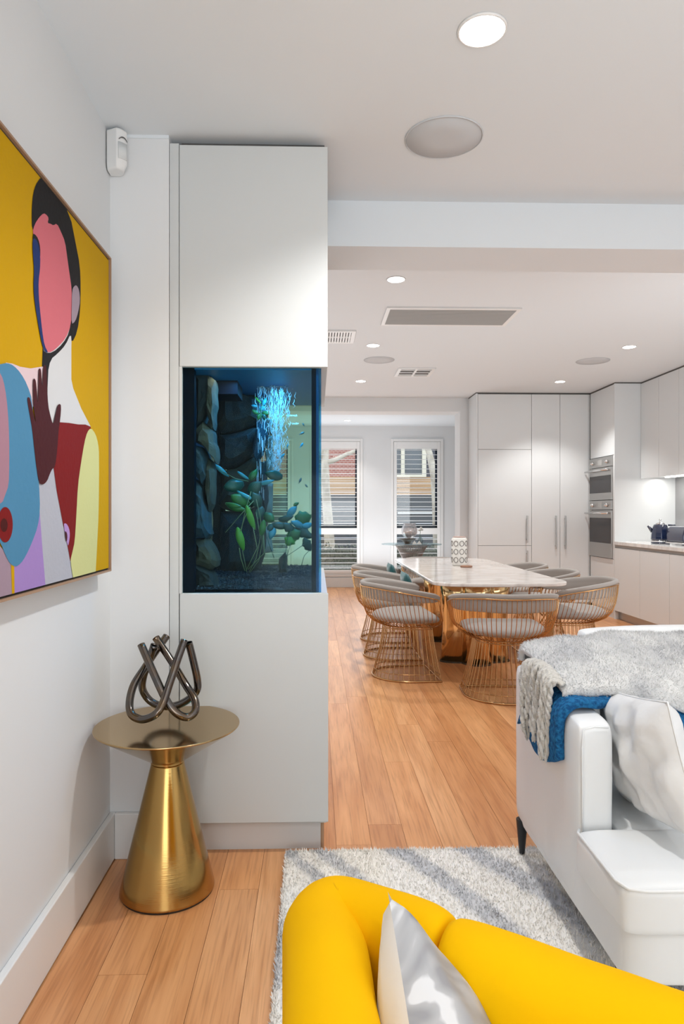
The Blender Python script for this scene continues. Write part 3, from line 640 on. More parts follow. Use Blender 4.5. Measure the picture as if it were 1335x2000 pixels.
# rocks
ROCK = [mat('rock_brown', (0.075, 0.06, 0.038), 0.85, bump=(30, 0.5), var=(9, (0.025, 0.028, 0.03), 0.4, 0.65)),
        mat('rock_slate', (0.024, 0.028, 0.032), 0.85, bump=(30, 0.5), var=(9, (0.045, 0.035, 0.024), 0.45, 0.7)),
        mat('rock_blue_lit', (0.02, 0.055, 0.085), 0.85, bump=(40, 0.5), var=(12, (0.04, 0.045, 0.045), 0.4, 0.7))]  # last rock colour has the tank's blue light painted in
def rock(poly, y, dep, m, label, seed=0, zoom=None):
    """angular slab: outline in the tank at depth y, faceted and rough"""
    pts = [P(a, c, y=y) for a, c in poly]; n = len(pts); cc = sum(pts, Vector()) / n
    b = MB(); vs = []
    rings = [(1.0, dep), (1.02, dep * 0.45), (0.96, dep * 0.12), (0.80, 0.0)]
    sub_ = 4; ol = []
    for i in range(n):
        for k in range(sub_):
            q = pts[i].lerp(pts[(i + 1) % n], k / sub_); ol.append(q)
    n2 = len(ol)
    for s_, dy in rings:
        for q in ol:
            p_ = cc + (q - cc) * s_; nn = noise.noise(p_ * 22 + Vector((seed, 0, 0))) * 0.010
            vs.append(Vector((min(max(p_.x + nn, ax0 + 0.004), ax1 - 0.02), min(max(y + dy + nn, YB + 0.052), TY - 0.02), min(p_.z + nn, ZH - 0.008))))
    fs = [(j * n2 + k, j * n2 + (k + 1) % n2, (j + 1) * n2 + (k + 1) % n2, (j + 1) * n2 + k) for j in range(len(rings) - 1) for k in range(n2)]
    # front cap: inner rings to a centre with relief
    base = (len(rings) - 1) * n2
    for s_ in (0.55, 0.28):
        for q in ol:
            p_ = cc + (q - cc) * s_; nn = noise.noise(p_ * 26 + Vector((0, seed, 0))) * 0.016
            vs.append(Vector((max(p_.x, ax0 + 0.004), max(y - dep * 0.15 + nn, YB + 0.052), min(p_.z, ZH - 0.008))))
        nb_ = len(vs) - n2
        fs += [(base + k, base + (k + 1) % n2, nb_ + (k + 1) % n2, nb_ + k) for k in range(n2)]; base = nb_
    vs.append(Vector((cc.x, max(y - dep * 0.2, YB + 0.052), cc.z))); fs += [(base + k, base + (k + 1) % n2, len(vs) - 1) for k in range(n2)]
    fs.append(tuple(range(n2)))
    b.add(vs, fs); o = build('rock', b, m, smooth=False); tag(o, label, 'rock', 'aquarium rocks'); return o
rock([(380, 716), (414, 716), (416, 760), (410, 790), (400, 800), (392, 822), (380, 835)], 2.62, 0.12, ROCK[1], 'dark rock in the top left corner of the aquarium', 1)
rock([(404, 728), (417, 740), (419, 790), (416, 835), (409, 822), (400, 798)], 2.60, 0.10, ROCK[0], 'narrow olive brown rock high on the left of the aquarium', 2)
rock([(381, 836), (394, 822), (411, 838), (418, 870), (417, 905), (408, 890), (390, 868), (379, 862)], 2.60, 0.12, ROCK[0], 'pale brown wedge rock on the left of the aquarium, mid height', 3)
rock([(379, 864), (390, 872), (400, 900), (404, 930), (394, 945), (379, 930)], 2.60, 0.14, ROCK[2], 'bluish slab on the left of the aquarium below the pale wedge', 4)
rock([(402, 895), (412, 900), (416, 940), (411, 985), (404, 1000), (398, 960)], 2.63, 0.12, ROCK[0], 'rusty brown rock strip beside the bluish slab in the aquarium', 5)
rock([(379, 934), (395, 950), (400, 1000), (406, 1045), (398, 1055), (379, 1050)], 2.60, 0.14, ROCK[2], 'tall blue-grey slab low on the left of the aquarium', 6)
rock([(379, 1053), (400, 1050), (414, 1070), (424, 1095), (421, 1108), (412, 1112), (396, 1105), (379, 1100)], 2.61, 0.13, ROCK[0], 'tan boulder low on the left of the aquarium', 7)
rock([(379, 1102), (398, 1108), (412, 1116), (420, 1136), (430, 1152), (379, 1156)], 2.60, 0.10, ROCK[1], 'dark rock in the bottom left corner of the aquarium', 8)
rock([(420, 742), (470, 738), (512, 770), (516, 800), (508, 826), (470, 838), (430, 846), (420, 830)], 3.05, 0.22, ROCK[1], 'large slate slab at the back of the aquarium, top', 9)
rock([(424, 848), (470, 840), (500, 832), (506, 860), (490, 890), (455, 912), (436, 915), (424, 905)], 3.05, 0.22, ROCK[1], 'large slate slab at the back of the aquarium, middle', 10)
rock([(438, 916), (460, 912), (492, 892), (512, 905), (514, 955), (500, 985), (460, 1000), (424, 985)], 3.07, 0.20, ROCK[0], 'brown slab at the back of the aquarium behind the leaves', 11)
rock([(414, 740), (432, 742), (436, 800), (434, 900), (436, 1010), (432, 1100), (412, 1100), (414, 950), (417, 860)], 3.16, 0.1, ROCK[1], 'tall dark rock in the recess at the back left of the aquarium', 12)
rock([(426, 1000), (470, 1000), (505, 985), (516, 1020), (512, 1080), (500, 1130), (424, 1135)], 3.08, 0.20, ROCK[1], 'dark slab low at the back of the aquarium behind the stems', 13)
rock([(544, 1092), (553, 1082), (561, 1094), (562, 1118), (545, 1120)], 2.9, 0.04, ROCK[0], 'small upright brown stone in the middle of the aquarium floor', 14)
rock([(500, 822), (516, 815), (520, 850), (512, 885), (500, 905), (492, 875)], 2.92, 0.08, ROCK[2], 'blue-lit rock under the small upper plant', 15)
rock([(505, 905), (518, 900), (522, 960), (518, 1000), (505, 990)], 2.95, 0.07, ROCK[1], 'slim dark rock below the waterfall in the aquarium', 16)
BLOCK = mat('block_pillar', (0.36, 0.33, 0.27), 0.8, bump=(40, 0.3), var=(14, (0.26, 0.25, 0.22), 0.4, 0.7))
for k, (pa, pb) in enumerate(((818, 828), (830, 848), (850, 876), (878, 920), (945, 1000), (1030, 1078))):
    rock([(517, pa), (531, pa), (531, pb), (517, pb)], 3.02, 0.05, BLOCK, ('stone block stacked behind the falling water, number of the stack from the top ' + str(k + 1)) if False else ['topmost stone block of the stack behind the falling water', 'second stone block down behind the falling water', 'third stone block down behind the falling water', 'tall stone block above the bright window in the tank', 'sandy stone block left of the bright window in the tank', 'lowest sandy stone block behind the stems in the tank'][k], 20 + k)
# falling water: many fine bright strands
WAT = mat('falling_water', (0.85, 0.95, 1.0), 0.3, spec=0.8); rr = random.Random(4)
wb = MB()
for k in range(420):
    v = rr.random() ** 1.1; px = 541 + rr.gauss(0, 1) * (13 * (1 - v) + 5) - 2 * v; py = 722 + v * 196
    y_ = 2.86 + rr.uniform(-0.05, 0.05); ln = rr.uniform(8, 30); pts = []
    for j in range(5):
        pts.append(P(px + 2.6 * noise.noise(Vector((k * 3.1, j * 0.9, 0))) * 2, py + ln * j / 4 * (1.4 - v), y=y_)); pts[-1].z = min(pts[-1].z, ZH - 0.008)
    wb.tube(pts, [0.0004, rr.uniform(0.0006, 0.0015), rr.uniform(0.0006, 0.0018), 0.0008, 0.0003], 4, cap=False)
for k in range(60):
    px = rr.choice([504, 508, 512]) + rr.gauss(0, 3); py = rr.uniform(735, 960); pts = [P(px + 2 * noise.noise(Vector((k, j, 3))), py + 7 * j, y=2.84) for j in range(4)]
    for q in pts: q.z = min(q.z, ZH - 0.008)
    wb.tube(pts, 0.0006, 4, cap=False)
build('falling_water', wb, WAT, aq, smooth=True, kind='stuff', recalc=False)
# plants with separate leaves
LG = mat('leaf_green', (0.04, 0.16, 0.03), 0.4, var=(40, (0.02, 0.10, 0.03), 0.4, 0.7)); LGB = mat('leaf_bright', (0.10, 0.30, 0.04), 0.4); LGD = mat('leaf_deep', (0.010, 0.07, 0.05), 0.35)
LGT = mat('leaf_blue_lit', (0.05, 0.30, 0.35), 0.3); STEM = mat('plant_stem', (0.16, 0.20, 0.09), 0.5)  # teal leaf carries the blue lamp light in its colour
def leaf(par, y, px, py, length, width, ang, m, tilt=0.3, curl=0.25, seed=0, lobes=0):
    """length,width in picture px; ang 0 points right, 90 up"""
    k_ = y / F; o = P(px, py, y=y); L_, W_ = length * k_, width * k_; ca, sa = math.cos(R(ang)), math.sin(R(ang))
    b = MB()
    def fn(u, v):
        q = v * 2 - 1; wd = W_ * 0.5 * (math.sin(PI * min(1, u * 0.92 + 0.08)) ** 0.75) * (1 + lobes * 0.16 * math.sin(u * 18 + seed)) * q
        l_ = (u - 0.5) * L_
        dy = curl * L_ * (u - 0.5) ** 2 * 2 + abs(q) * W_ * tilt * 0.5
        dz = -abs(q) * W_ * 0.15 + 0.10 * L_ * math.sin(u * 3 + seed) * 0.4
        return (o.x + l_ * ca - wd * sa, min(max(y + dy + l_ * 0.3 * math.sin(seed), YB + 0.03), TY - 0.03), min(o.z + l_ * sa + wd * ca + dz, ZH - 0.01))
    b.grid(fn, 12, 5)
    return build('leaf', b, m, par, smooth=True, thick=0.0012)
def stem(par, y, pts, r=0.0016, m=None):
    build('stem', MB().tube([P(a, c, y=y) for a, c in pts], r, 6), m or STEM, par, smooth=True)
pt = thing('aquarium_plant', 'small bright plant with pointed leaves high in the aquarium beside the falling water', 'plant', P(508, 822, y=2.82))
for q in ((516, 783, 18, 8, 72, LGT, 1), (503, 780, 20, 4, 128, LGB, 2), (498, 803, 14, 8, 150, LG, 3), (511, 796, 12, 9, 20, LGT, 4), (518, 806, 14, 9, 340, LG, 5), (506, 812, 15, 9, 250, LG, 6), (516, 814, 12, 8, 300, LGD, 7), (496, 792, 12, 5, 160, LGT, 8)): leaf(pt, 2.82, q[0], q[1], q[2], q[3], q[4], q[5], seed=q[6])
stem(pt, 2.82, [(508, 822), (509, 805), (512, 790)])
pt = thing('aquarium_plant', 'broad-leaved plant in the middle of the aquarium with blue-lit leaves', 'plant', P(482, 1112, y=2.76))
for q in ((432, 918, 34, 9, 322, LGT, 1), (475, 928, 26, 6, 330, LGT, 2), (481, 967, 42, 8, 335, LGT, 3), (520, 940, 30, 9, 8, LGT, 4), (455, 945, 40, 26, 200, LGD, 5), (497, 950, 34, 24, 40, LGD, 6), (500, 975, 30, 24, 300, LGD, 7), (470, 975, 40, 24, 340, LG, 8), (494, 925, 26, 14, 60, LG, 9), (462, 990, 40, 12, 345, LG, 10), (534, 925, 34, 20, 175, LGD, 11), (507, 1000, 26, 18, 250, LGD, 12)): leaf(pt, 2.78, q[0], q[1], q[2], q[3], q[4], q[5], seed=q[6])
for s_ in ([(482, 1118), (474, 1080), (470, 1040), (478, 1000), (490, 960)], [(486, 1118), (500, 1090), (508, 1050), (500, 1000)], [(488, 1118), (505, 1095), (512, 1060), (508, 1010), (500, 975)], [(440, 1040), (470, 1005), (495, 978)], [(436, 922), (460, 935), (485, 940)]): stem(pt, 2.78, s_)
pt = thing('aquarium_plant', 'low plant with long upright bright green leaves left of the aquarium centre', 'plant', P(476, 1115, y=2.66))
for q in ((469, 1052, 44, 15, 285, LGB, 1), (489, 1010, 46, 13, 290, LGB, 2), (512, 1030, 30, 13, 260, LG, 3), (455, 985, 34, 10, 345, LG, 4)): leaf(pt, 2.66, q[0], q[1], q[2], q[3], q[4], q[5], seed=q[6])
for s_ in ([(478, 1115), (470, 1090), (467, 1070)], [(480, 1115), (502, 1070), (494, 1030)], [(484, 1112), (516, 1080), (514, 1045)], [(468, 1040), (478, 1010), (488, 990)]): stem(pt, 2.66, s_)
pt = thing('aquarium_plant', 'bushy green plant with lobed leaves at the right end of the aquarium', 'plant', P(552, 1110, y=2.86))
for q in ((592, 1008, 34, 26, 15, LG, 1, 1), (585, 1022, 34, 14, 350, LGT, 2, 1), (575, 1040, 34, 22, 20, LG, 3, 1), (566, 1052, 26, 22, 240, LGB, 4, 1), (593, 1038, 40, 20, 325, LGD, 5, 1), (570, 997, 26, 14, 45, LGT, 6, 0), (565, 1030, 30, 18, 330, LGD, 7, 1), (600, 1062, 26, 18, 300, LGD, 8, 1), (548, 1024, 34, 14, 0, LGD, 9, 0), (558, 1010, 30, 12, 10, LGD, 10, 0), (525, 1008, 26, 20, 320, LG, 11, 0), (531, 1040, 26, 14, 250, LGT, 12, 0), (578, 984, 12, 7, 30, LG, 13, 0), (528, 1028, 18, 12, 60, LGD, 14, 0), (600, 1024, 22, 12, 20, LGT, 15, 0)): leaf(pt, 2.86, q[0], q[1], q[2], q[3], q[4], q[5], seed=q[6], lobes=q[7])
for s_ in ([(552, 1110), (562, 1080), (568, 1060)], [(553, 1090), (575, 1076), (595, 1062)], [(587, 1108), (594, 1085), (604, 1075)], [(552, 1110), (562, 1050), (575, 1020)], [(535, 1090), (524, 1060), (521, 1048)]): stem(pt, 2.86, s_, 0.0013, LGD)
# fish
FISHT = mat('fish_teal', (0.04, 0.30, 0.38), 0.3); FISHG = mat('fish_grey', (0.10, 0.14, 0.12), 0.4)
for (px, py, L_, ang, m, lab) in ((592, 829, 9, 120, FISHG, 'tiny grey fish, topmost at the right of the tank'), (590, 846, 13, 25, FISHG, 'small grey fish below the topmost one'), (561, 871, 10, 80, FISHT, 'small teal fish beside the falling water'), (589, 869, 13, 55, FISHT, 'small teal fish near the right post of the tank'), (552, 890, 14, 50, FISHT, 'teal fish at the foot of the falling water'), (586, 938, 14, 65, FISHG, 'dark fish in front of the bright window in the tank'), (598, 949, 10, 310, FISHG, 'pale green fish lowest at the right of the tank')):
    y_ = 2.8; c = P(px, py, y=y_); s_ = L_ * y_ / F
    t = thing('fish', lab, 'fish', c, group='aquarium fish'); ca, sa = math.cos(R(ang)), math.sin(R(ang))
    b = MB(); b.grid(lambda u, v: ((u - 0.5) * s_ * 0.8, 0.16 * s_ * math.sin(PI * u) * math.cos(2 * PI * v) * 0.5, 0.17 * s_ * math.sin(PI * max(0.02, u)) ** 0.7 * math.sin(2 * PI * v)), 9, 8, wv=True)
    o = build('body', b, m, t, smooth=True, world=False); o.rotation_euler = (0, -R(ang), 0)
    b = MB(); b.add([(-s_ * 0.36, 0, 0), (-s_ * 0.56, 0, s_ * 0.14), (-s_ * 0.50, 0, 0), (-s_ * 0.56, 0, -s_ * 0.14)], [(0, 1, 2), (0, 2, 3)])
    o = build('tail', b, m, t, world=False, thick=0.0006); o.rotation_euler = (0, -R(ang), 0)

# ------------------------------------------------------------------ painting on the left wall
XP = -0.700
t = thing('painting', 'large framed painting of a faceless figure on yellow, on the left wall', 'painting', (XL, 1.6, 1.06))
def pp(px, py, lay):
    p = P(min(px, 400), py, x=XP); return (XP + 0.0004 * lay, p.y, p.z)
yR = P(212, 1001, x=XP).y; zT, zB = P(212, 509, x=XP).z, P(212, 1109, x=XP).z
yL = yR - 1.28
build('canvas', MB().box(XL + 0.006, XP - 0.0002, yL, yR, zB, zT), mat('canvas_white', (0.8, 0.8, 0.78), 0.8), t)
FRW = mat('frame_oak', (0.36, 0.22, 0.135), 0.5); fw = 0.012
fr = MB()
for q in ((yL - fw, yL - 0.004, zB - fw, zT + fw), (yR + 0.006, yR + fw, zB - fw, zT + fw)): fr.box(XL + 0.002, XP + 0.006, q[0], q[1], q[2], q[3])
for q in ((zT + 0.006, zT + fw), (zB - fw, zB - 0.006)): fr.box(XL + 0.002, XP + 0.006, yL - 0.004, yR + 0.004, q[0], q[1])
build('frame', fr, FRW, t)
fr = MB().box(XL + 0.002, XP - 0.012, yL - 0.004, yL, zB - 0.004, zT + 0.004); fr.box(XL + 0.002, XP - 0.012, yR, yR + 0.004, zB - 0.004, zT + 0.004); fr.box(XL + 0.002, XP - 0.003, yL, yR, zT, zT + 0.006); fr.box(XL + 0.002, XP - 0.003, yL, yR, zB - 0.006, zB)
build('shadow_gap', fr, mat('frame_gap_shade', (0.02, 0.015, 0.012), 0.8), t)  # dark strip painted as the shade between canvas and frame
pm = []; pb = MB()
def pc(name, r, g, b_): pm.append(mat('paint_' + name, alb(r, g, b_, 208, 0.63), 0.7, spec=0.12, bump=(70, 0.10))); return len(pm) - 1
Yl, Bk, Pk, Bl, Mv, Wh, Lp, Lb, Mp, Pu, Lg, Br, Rd, Cr, Li, Dn, Mg = [pc(*q) for q in (('yellow', 196, 152, 2), ('black', 34, 32, 33), ('pink', 203, 108, 118), ('blue', 34, 52, 102), ('mauve', 155, 138, 150), ('white', 205, 205, 206), ('blush', 216, 192, 196), ('sky', 78, 132, 166), ('dusk', 165, 124, 138), ('purple', 160, 130, 190), ('grey', 176, 177, 186), ('brown', 72, 30, 32), ('red', 122, 26, 24), ('cream', 205, 205, 142), ('lilac', 176, 142, 196), ('dark_red', 74, 26, 22), ('taupe', 158, 136, 150))]
def shape(ci, pts, lay, zoom):
    oy = 230 if zoom == 1 else 680
    if zoom == 2: pts = [(a, c + 110 if c > 1690 else c) for a, c in pts]
    pb.cm = ci
    w_ = [Vector(pp(a / 3.921, oy + c / 3.921, lay)) for a, c in pts]
    w_ = [Vector((p.x, min(max(p.y, yL), yR), min(max(p.z, zB), zT))) for p in w_]
    from mathutils.geometry import tessellate_polygon
    pb.add(w_, [tuple(f) for f in tessellate_polygon([w_])])
def smooth_poly(pts, it=2):
    for _ in range(it):
        o_ = []
        n_ = len(pts)
        for i in range(n_):
            a, c = pts[i], pts[(i + 1) % n_]
            o_ += [(a[0] * .75 + c[0] * .25, a[1] * .75 + c[1] * .25), (a[0] * .25 + c[0] * .75, a[1] * .25 + c[1] * .75)]
        pts = o_
    return pts
pb.cm = Yl; pb.add([(XP, yL, zB), (XP, yR, zB), (XP, yR, zT), (XP, yL, zT)], [(0, 1, 2, 3)])
shape(Wh, [(560, -160), (548, -110), (545, 0), (545, 240), (560, 310), (620, 460), (695, 605), (600, 640), (450, 640), (360, 640), (330, 400), (330, -60), (430, -160)], 1, 2)
shape(Bk, smooth_poly([(300, 470), (272, 510), (252, 575), (243, 660), (240, 740), (243, 860), (272, 850), (300, 790), (400, 850), (450, 900), (500, 1010), (545, 1330), (546, 1500), (530, 1640), (480, 1730), (400, 1800), (340, 1800), (320, 1750), (320, 2400), (360, 2400), (362, 1960), (385, 1850), (440, 1805), (500, 1740), (540, 1650), (548, 1728), (590, 1640), (612, 1480), (616, 1300), (610, 1130), (575, 950), (535, 745), (430, 560), (320, 440)], 1), 2, 1)
shape(Pk, smooth_poly([(244, 880), (262, 815), (296, 762), (330, 730), (352, 742), (370, 768), (360, 806), (385, 812), (405, 825), (432, 808), (462, 870), (495, 950), (510, 1060), (528, 1190), (546, 1310), (548, 1440), (540, 1590), (500, 1690), (440, 1755), (390, 1795), (355, 1795), (320, 1700), (300, 1500), (282, 1250), (292, 1050), (270, 920)], 1), 3, 1)
shape(Bk, smooth_poly([(245, 890), (262, 890), (288, 925), (304, 990), (303, 1080), (290, 1100), (250, 1000)], 1), 4, 1)
shape(Bl, smooth_poly([(246, 925), (268, 925), (290, 970), (303, 1060), (301, 1160), (289, 1250), (291, 1370), (303, 1500), (318, 1640), (335, 1745), (365, 1800), (340, 1795), (316, 1740), (290, 1600), (262, 1430), (250, 1300), (256, 1160), (247, 1060), (243, 970)], 1), 5, 1)
shape(Mv, smooth_poly([(545, 1320), (560, 1290), (580, 1280), (600, 1320), (607, 1400), (592, 1490), (570, 1560), (540, 1582), (543, 1450)], 1), 6, 1)
shape(Lp, [(40, 110), (90, 118), (150, 142), (230, 155), (328, 140), (330, 440), (240, 450), (150, 300)], 3, 2)
shape(Lg, [(285, 1000), (320, 1045), (350, 1010), (380, 925), (415, 910), (445, 1100), (490, 1340), (545, 1620), (560, 1760), (342, 1800), (322, 1560), (300, 1300)], 3, 2)
shape(Pu, [(80, 1660), (190, 1580), (270, 1370), (298, 1240), (322, 1560), (343, 1830), (70, 1870)], 4, 2)
shape(Mg, [(-60, 1450), (30, 1560), (70, 1645), (84, 1670), (87, 1900), (-200, 1960), (-200, 1450)], 5, 2)
shape(Yl, [(76, 1650), (101, 1650), (104, 1860), (84, 1870)], 6, 2)
shape(Lb, smooth_poly([(-60, 130), (0, 122), (45, 113), (95, 132), (150, 190), (200, 280), (240, 400), (246, 620), (262, 850), (290, 1020), (299, 1250), (280, 1370), (240, 1480), (190, 1590), (150, 1650), (110, 1675), (70, 1655), (30, 1580), (0, 1500), (-120, 1300), (-160, 600)], 1), 7, 2)
shape(Mp, smooth_poly([(-60, 130), (0, 200), (28, 300), (50, 480), (60, 700), (60, 900), (56, 1050), (30, 1120), (5, 1190), (-120, 1250), (-160, 600)], 1), 8, 2)
def ell(cx, cy, rx, ry): return [(cx + rx * math.cos(2 * PI * k / 28), cy + ry * math.sin(2 * PI * k / 28)) for k in range(28)]
shape(Rd, ell(28, 1352, 58, 136), 9, 2); shape(Dn, ell(18, 1355, 27, 52), 10, 2)
shape(Rd, [(430, 566), (520, 572), (595, 584), (650, 585), (690, 602), (690, 640), (650, 800), (610, 1100), (590, 1400), (560, 1560), (533, 1632), (515, 1530), (480, 1360), (430, 1100), (405, 920), (420, 740)], 5, 2)
shape(Cr, smooth_poly([(690, 610), (725, 655), (746, 730), (753, 820), (750, 1250), (738, 1500), (727, 1700), (725, 1745), (560, 1745), (530, 1636), (548, 1560), (566, 1480), (577, 1300), (590, 1050), (612, 890), (640, 720), (662, 640)], 1), 6, 2)
shape(Li, smooth_poly([(476, 1345), (500, 1340), (522, 1380), (528, 1430), (520, 1490), (510, 1520)], 1), 7, 2)
shape(Br, smooth_poly([(486, 1402), (500, 1405), (508, 1440), (503, 1480), (496, 1478)], 1), 8, 2)
shape(Br, smooth_poly([(197, 378), (212, 374), (222, 395), (240, 480), (266, 590), (250, 480), (243, 380), (242, 240), (252, 230), (264, 250), (272, 340), (278, 440), (283, 300), (285, 165), (295, 152), (304, 170), (310, 280), (314, 290), (318, 200), (322, 135), (335, 125), (345, 150), (350, 300), (358, 440), (376, 520), (396, 590), (412, 520), (430, 440), (446, 424), (459, 440), (452, 540), (438, 630), (430, 760), (412, 912), (392, 920), (372, 960), (350, 1020), (318, 1047), (288, 1035), (270, 930), (252, 780), (236, 620), (218, 520), (200, 420)], 1), 9, 2)
build('painted_image', pb, pm, t, recalc=False)
# painted triangles face the room whichever way they were wound

# ------------------------------------------------------------------ brass side table and sculpture
BRASS = mat('brushed_brass', (0.46, 0.29, 0.095), 0.15, metal=1, aniso=0.5, bump=(6, 0.02, (1, 1, 60)))
BRASS2 = mat('brass_top', (0.48, 0.33, 0.16), 0.15, metal=1)
sx, sy = -0.492, 2.285
t = thing('side_table', 'brass side table, round top on a cone, in the corner beside the painting', 'side table', (sx, sy, 0))
build('base_rim', MB().lathe([(0.150, 0.0), (0.152, 0.007)], sx, sy, 96), mat('dark_rubber', (0.02, 0.016, 0.012), 0.6), t)
build('cone', MB().lathe([(0.153, 0.007), (0.1535, 0.010), (0.1527, 0.014), (0.054, 0.418), (0.053, 0.421)], sx, sy, 128), BRASS, t, smooth=True)
build('collar', MB().lathe([(0.0495, 0.421), (0.0495, 0.424), (0.0555, 0.424), (0.0555, 0.460), (0.05, 0.466)], sx, sy, 128, cap=False), BRASS, t, bevel=0.0006)
build('tabletop', MB().lathe([(0.056, 0.430), (0.235, 0.541), (0.2368, 0.5435), (0.2362, 0.5465), (0.234, 0.547), (0.003, 0.547)], sx, sy, 128), BRASS2, t, bevel=0.0008, ang=0.3)
GUN = mat('gunmetal', (0.13, 0.12, 0.115), 0.13, metal=1, var=(16, (0.20, 0.13, 0.07), 0.45, 0.75))
def zp(X, Y, y): return P(170 + X / 3.278, 1200 + Y / 3.278, y=y)
def crom(pts, n=8):
    out = []
    Q = [pts[0] * 2 - pts[1]] + pts + [pts[-1] * 2 - pts[-2]]
    for i in range(1, len(Q) - 2):
        for k in range(n):
            s_ = k / n; a, b, c, d = Q[i - 1:i + 3]
            out.append(0.5 * ((2 * b) + (c - a) * s_ + (2 * a - 5 * b + 4 * c - d) * s_ ** 2 + (3 * b - a - 3 * c + d) * s_ ** 3))
    out.append(Q[-2]); return out
t = thing('sculpture', 'dark metal sculpture of three bent and crossing tubes on the brass side table', 'sculpture', (sx - 0.02, sy, 0.547))
yc = sy - 0.02
loops = [
    [(345, 192, .005), (425, 375, -.03), (505, 545, -.055), (570, 630, -.06), (640, 658, -.05), (690, 620, -.035), (688, 545, -.01), (630, 450, .02), (540, 300, .05), (440, 150, .085)],
    [(622, 165, .01), (575, 300, -.02), (525, 450, -.045), (480, 580, -.075), (430, 645, -.085), (350, 672, -.07), (285, 640, -.055), (272, 560, -.03), (300, 450, 0), (370, 340, .035), (440, 235, .07), (508, 140, .11)],
    [(430, 195, .035), (395, 300, .05), (360, 400, .06), (355, 480, .07), (400, 550, .075), (470, 585, .07), (560, 585, .065), (640, 550, .06), (700, 490, .05), (705, 420, .045), (680, 300, .035), (650, 180, .02)]]
sc_parts = []
for lp in loops:
    pts = [zp(a, b_, yc + d) for a, b_, d in lp]; pts = crom(pts, 7)
    lo = min(p.z for p in pts); r = 0.0128
    if lo < 0.547 + r + 0.0015:
        for p in pts:
            if p.z < 0.547 + r + 0.0015: p.z = 0.547 + r + 0.0015
    b = MB(); n = 20; b.tube(pts, r, n, cap=False); m_ = len(pts)
    inner = MB(); inner.tube(pts, r - 0.0018, n, cap=False)
    o_ = len(b.v); b.v += inner.v; b.f += [tuple(i + o_ for i in f)[::-1] for f in inner.f]; b.m += [0] * len(inner.f)
    for e_ in (0, m_ - 1):
        for k in range(n): k2 = (k + 1) % n; b.f.append((e_ * n + k, e_ * n + k2, o_ + e_ * n + k2, o_ + e_ * n + k)); b.m.append(0)
    build('tube', b, GUN, t, smooth=True, recalc=False)

# ------------------------------------------------------------------ dining table
t = thing('dining_table', 'long marble dining table with rounded corners on polished gold pedestals', 'table', (1.34, 6.1, 0))
def rrect(x0, x1, y0, y1, r, n=8, bow=0.0):
    pts = []
    for cx_, cy_, a0 in ((x1 - r, y0 + r, -90), (x1 - r, y1 - r, 0), (x0 + r, y1 - r, 90), (x0 + r, y0 + r, 180)):
        for k in range(n + 1): a_ = R(a0 + 90 * k / n); pts.append((cx_ + r * math.cos(a_), cy_ + r * math.sin(a_)))
    out = []
    xm_, ym_ = (x0 + x1) / 2, (y0 + y1) / 2
    for x_, y_ in pts: out.append((x_, y_ + (1 if y_ > ym_ else -1) * bow * (1 - ((x_ - xm_) / (x1 - x0) * 2) ** 2)))
    # subdivide the short ends so that the bow shows
    res = []
    for i in range(len(out)):
        a, c = out[i], out[(i + 1) % len(out)]
        res.append(a)
        if math.dist(a, c) > 0.3 and abs(a[1] - c[1]) < 0.1:
            for k in range(1, 12):
                xx = a[0] + (c[0] - a[0]) * k / 12; sg = 1 if a[1] > ym_ else -1
                base_ = y1 if sg > 0 else y0
                res.append((xx, base_ + sg * bow * (1 - ((xx - xm_) / (x1 - x0) * 2) ** 2)))
    return res
TX0, TX1, TY0, TY1 = 0.845, 1.83, 4.84, 7.42
build('tabletop', MB().prism(rrect(TX0, TX1, TY0, TY1, 0.13, bow=0.07), 0.724, 0.75), MARBLE, t, bevel=0.007, seg=3)
for yc_ in (5.72, 6.65):
    pts = []
    for k in range(64):
        a_ = 2 * PI * k / 64; rr_ = 0.62 + 0.38 * abs(math.cos(2 * a_)) ** 1.4
        pts.append((1.335 + 0.29 * rr_ * math.cos(a_), yc_ + 0.21 * rr_ * math.sin(a_)))
    b = MB(); n = len(pts); rings = []
    for z, s_ in ((0.012, 1.0), (0.30, 0.93), (0.55, 0.96), (0.722, 1.06)): rings += [(1.335 + (x_ - 1.335) * s_, yc_ + (y_ - yc_) * s_, z) for x_, y_ in pts]
    b.add(rings, [(j * n + k, j * n + (k + 1) % n, (j + 1) * n + (k + 1) % n, (j + 1) * n + k) for j in range(3) for k in range(n)] + [tuple(range(n)), tuple(range(3 * n, 4 * n))])
    build('pedestal', b, GOLD, t, smooth=True)
    build('foot', MB().prism([(1.335 + (x_ - 1.335) * 1.02, yc_ + (y_ - yc_) * 1.02) for x_, y_ in pts], 0, 0.013), mat('foot_dark', (0.05, 0.035, 0.02), 0.3), t)

# ------------------------------------------------------------------ wire dining chairs
def dcurve(r, yf, n, close=False):
    """horseshoe: half circle at the back (-y), straight sides forward to yf; n points from right front round to left front"""
    L1 = yf; La = PI * r; T = 2 * L1 + La; out = []
    for k in range(n):
        s_ = T * k / (n - 1)
        if s_ < L1: out.append((r, yf - s_))
        elif s_ < L1 + La: a_ = -(s_ - L1) / r; out.append((r * math.cos(a_), r * math.sin(a_)))
        else: out.append((-r, s_ - L1 - La))
    return out
PROF = [(0.392, 0.180, 0.150), (0.405, 0.225, 0.165), (0.43, 0.275, 0.175), (0.475, 0.315, 0.180), (0.54, 0.340, 0.175), (0.62, 0.355, 0.165), (0.70, 0.362, 0.15)]
def rimz(s_):  # height of the rim along the horseshoe, s_ 0..1
    q = abs(s_ * 2 - 1); return 0.695 - 0.075 * max(0, (q - 0.25) / 0.75) ** 1.6
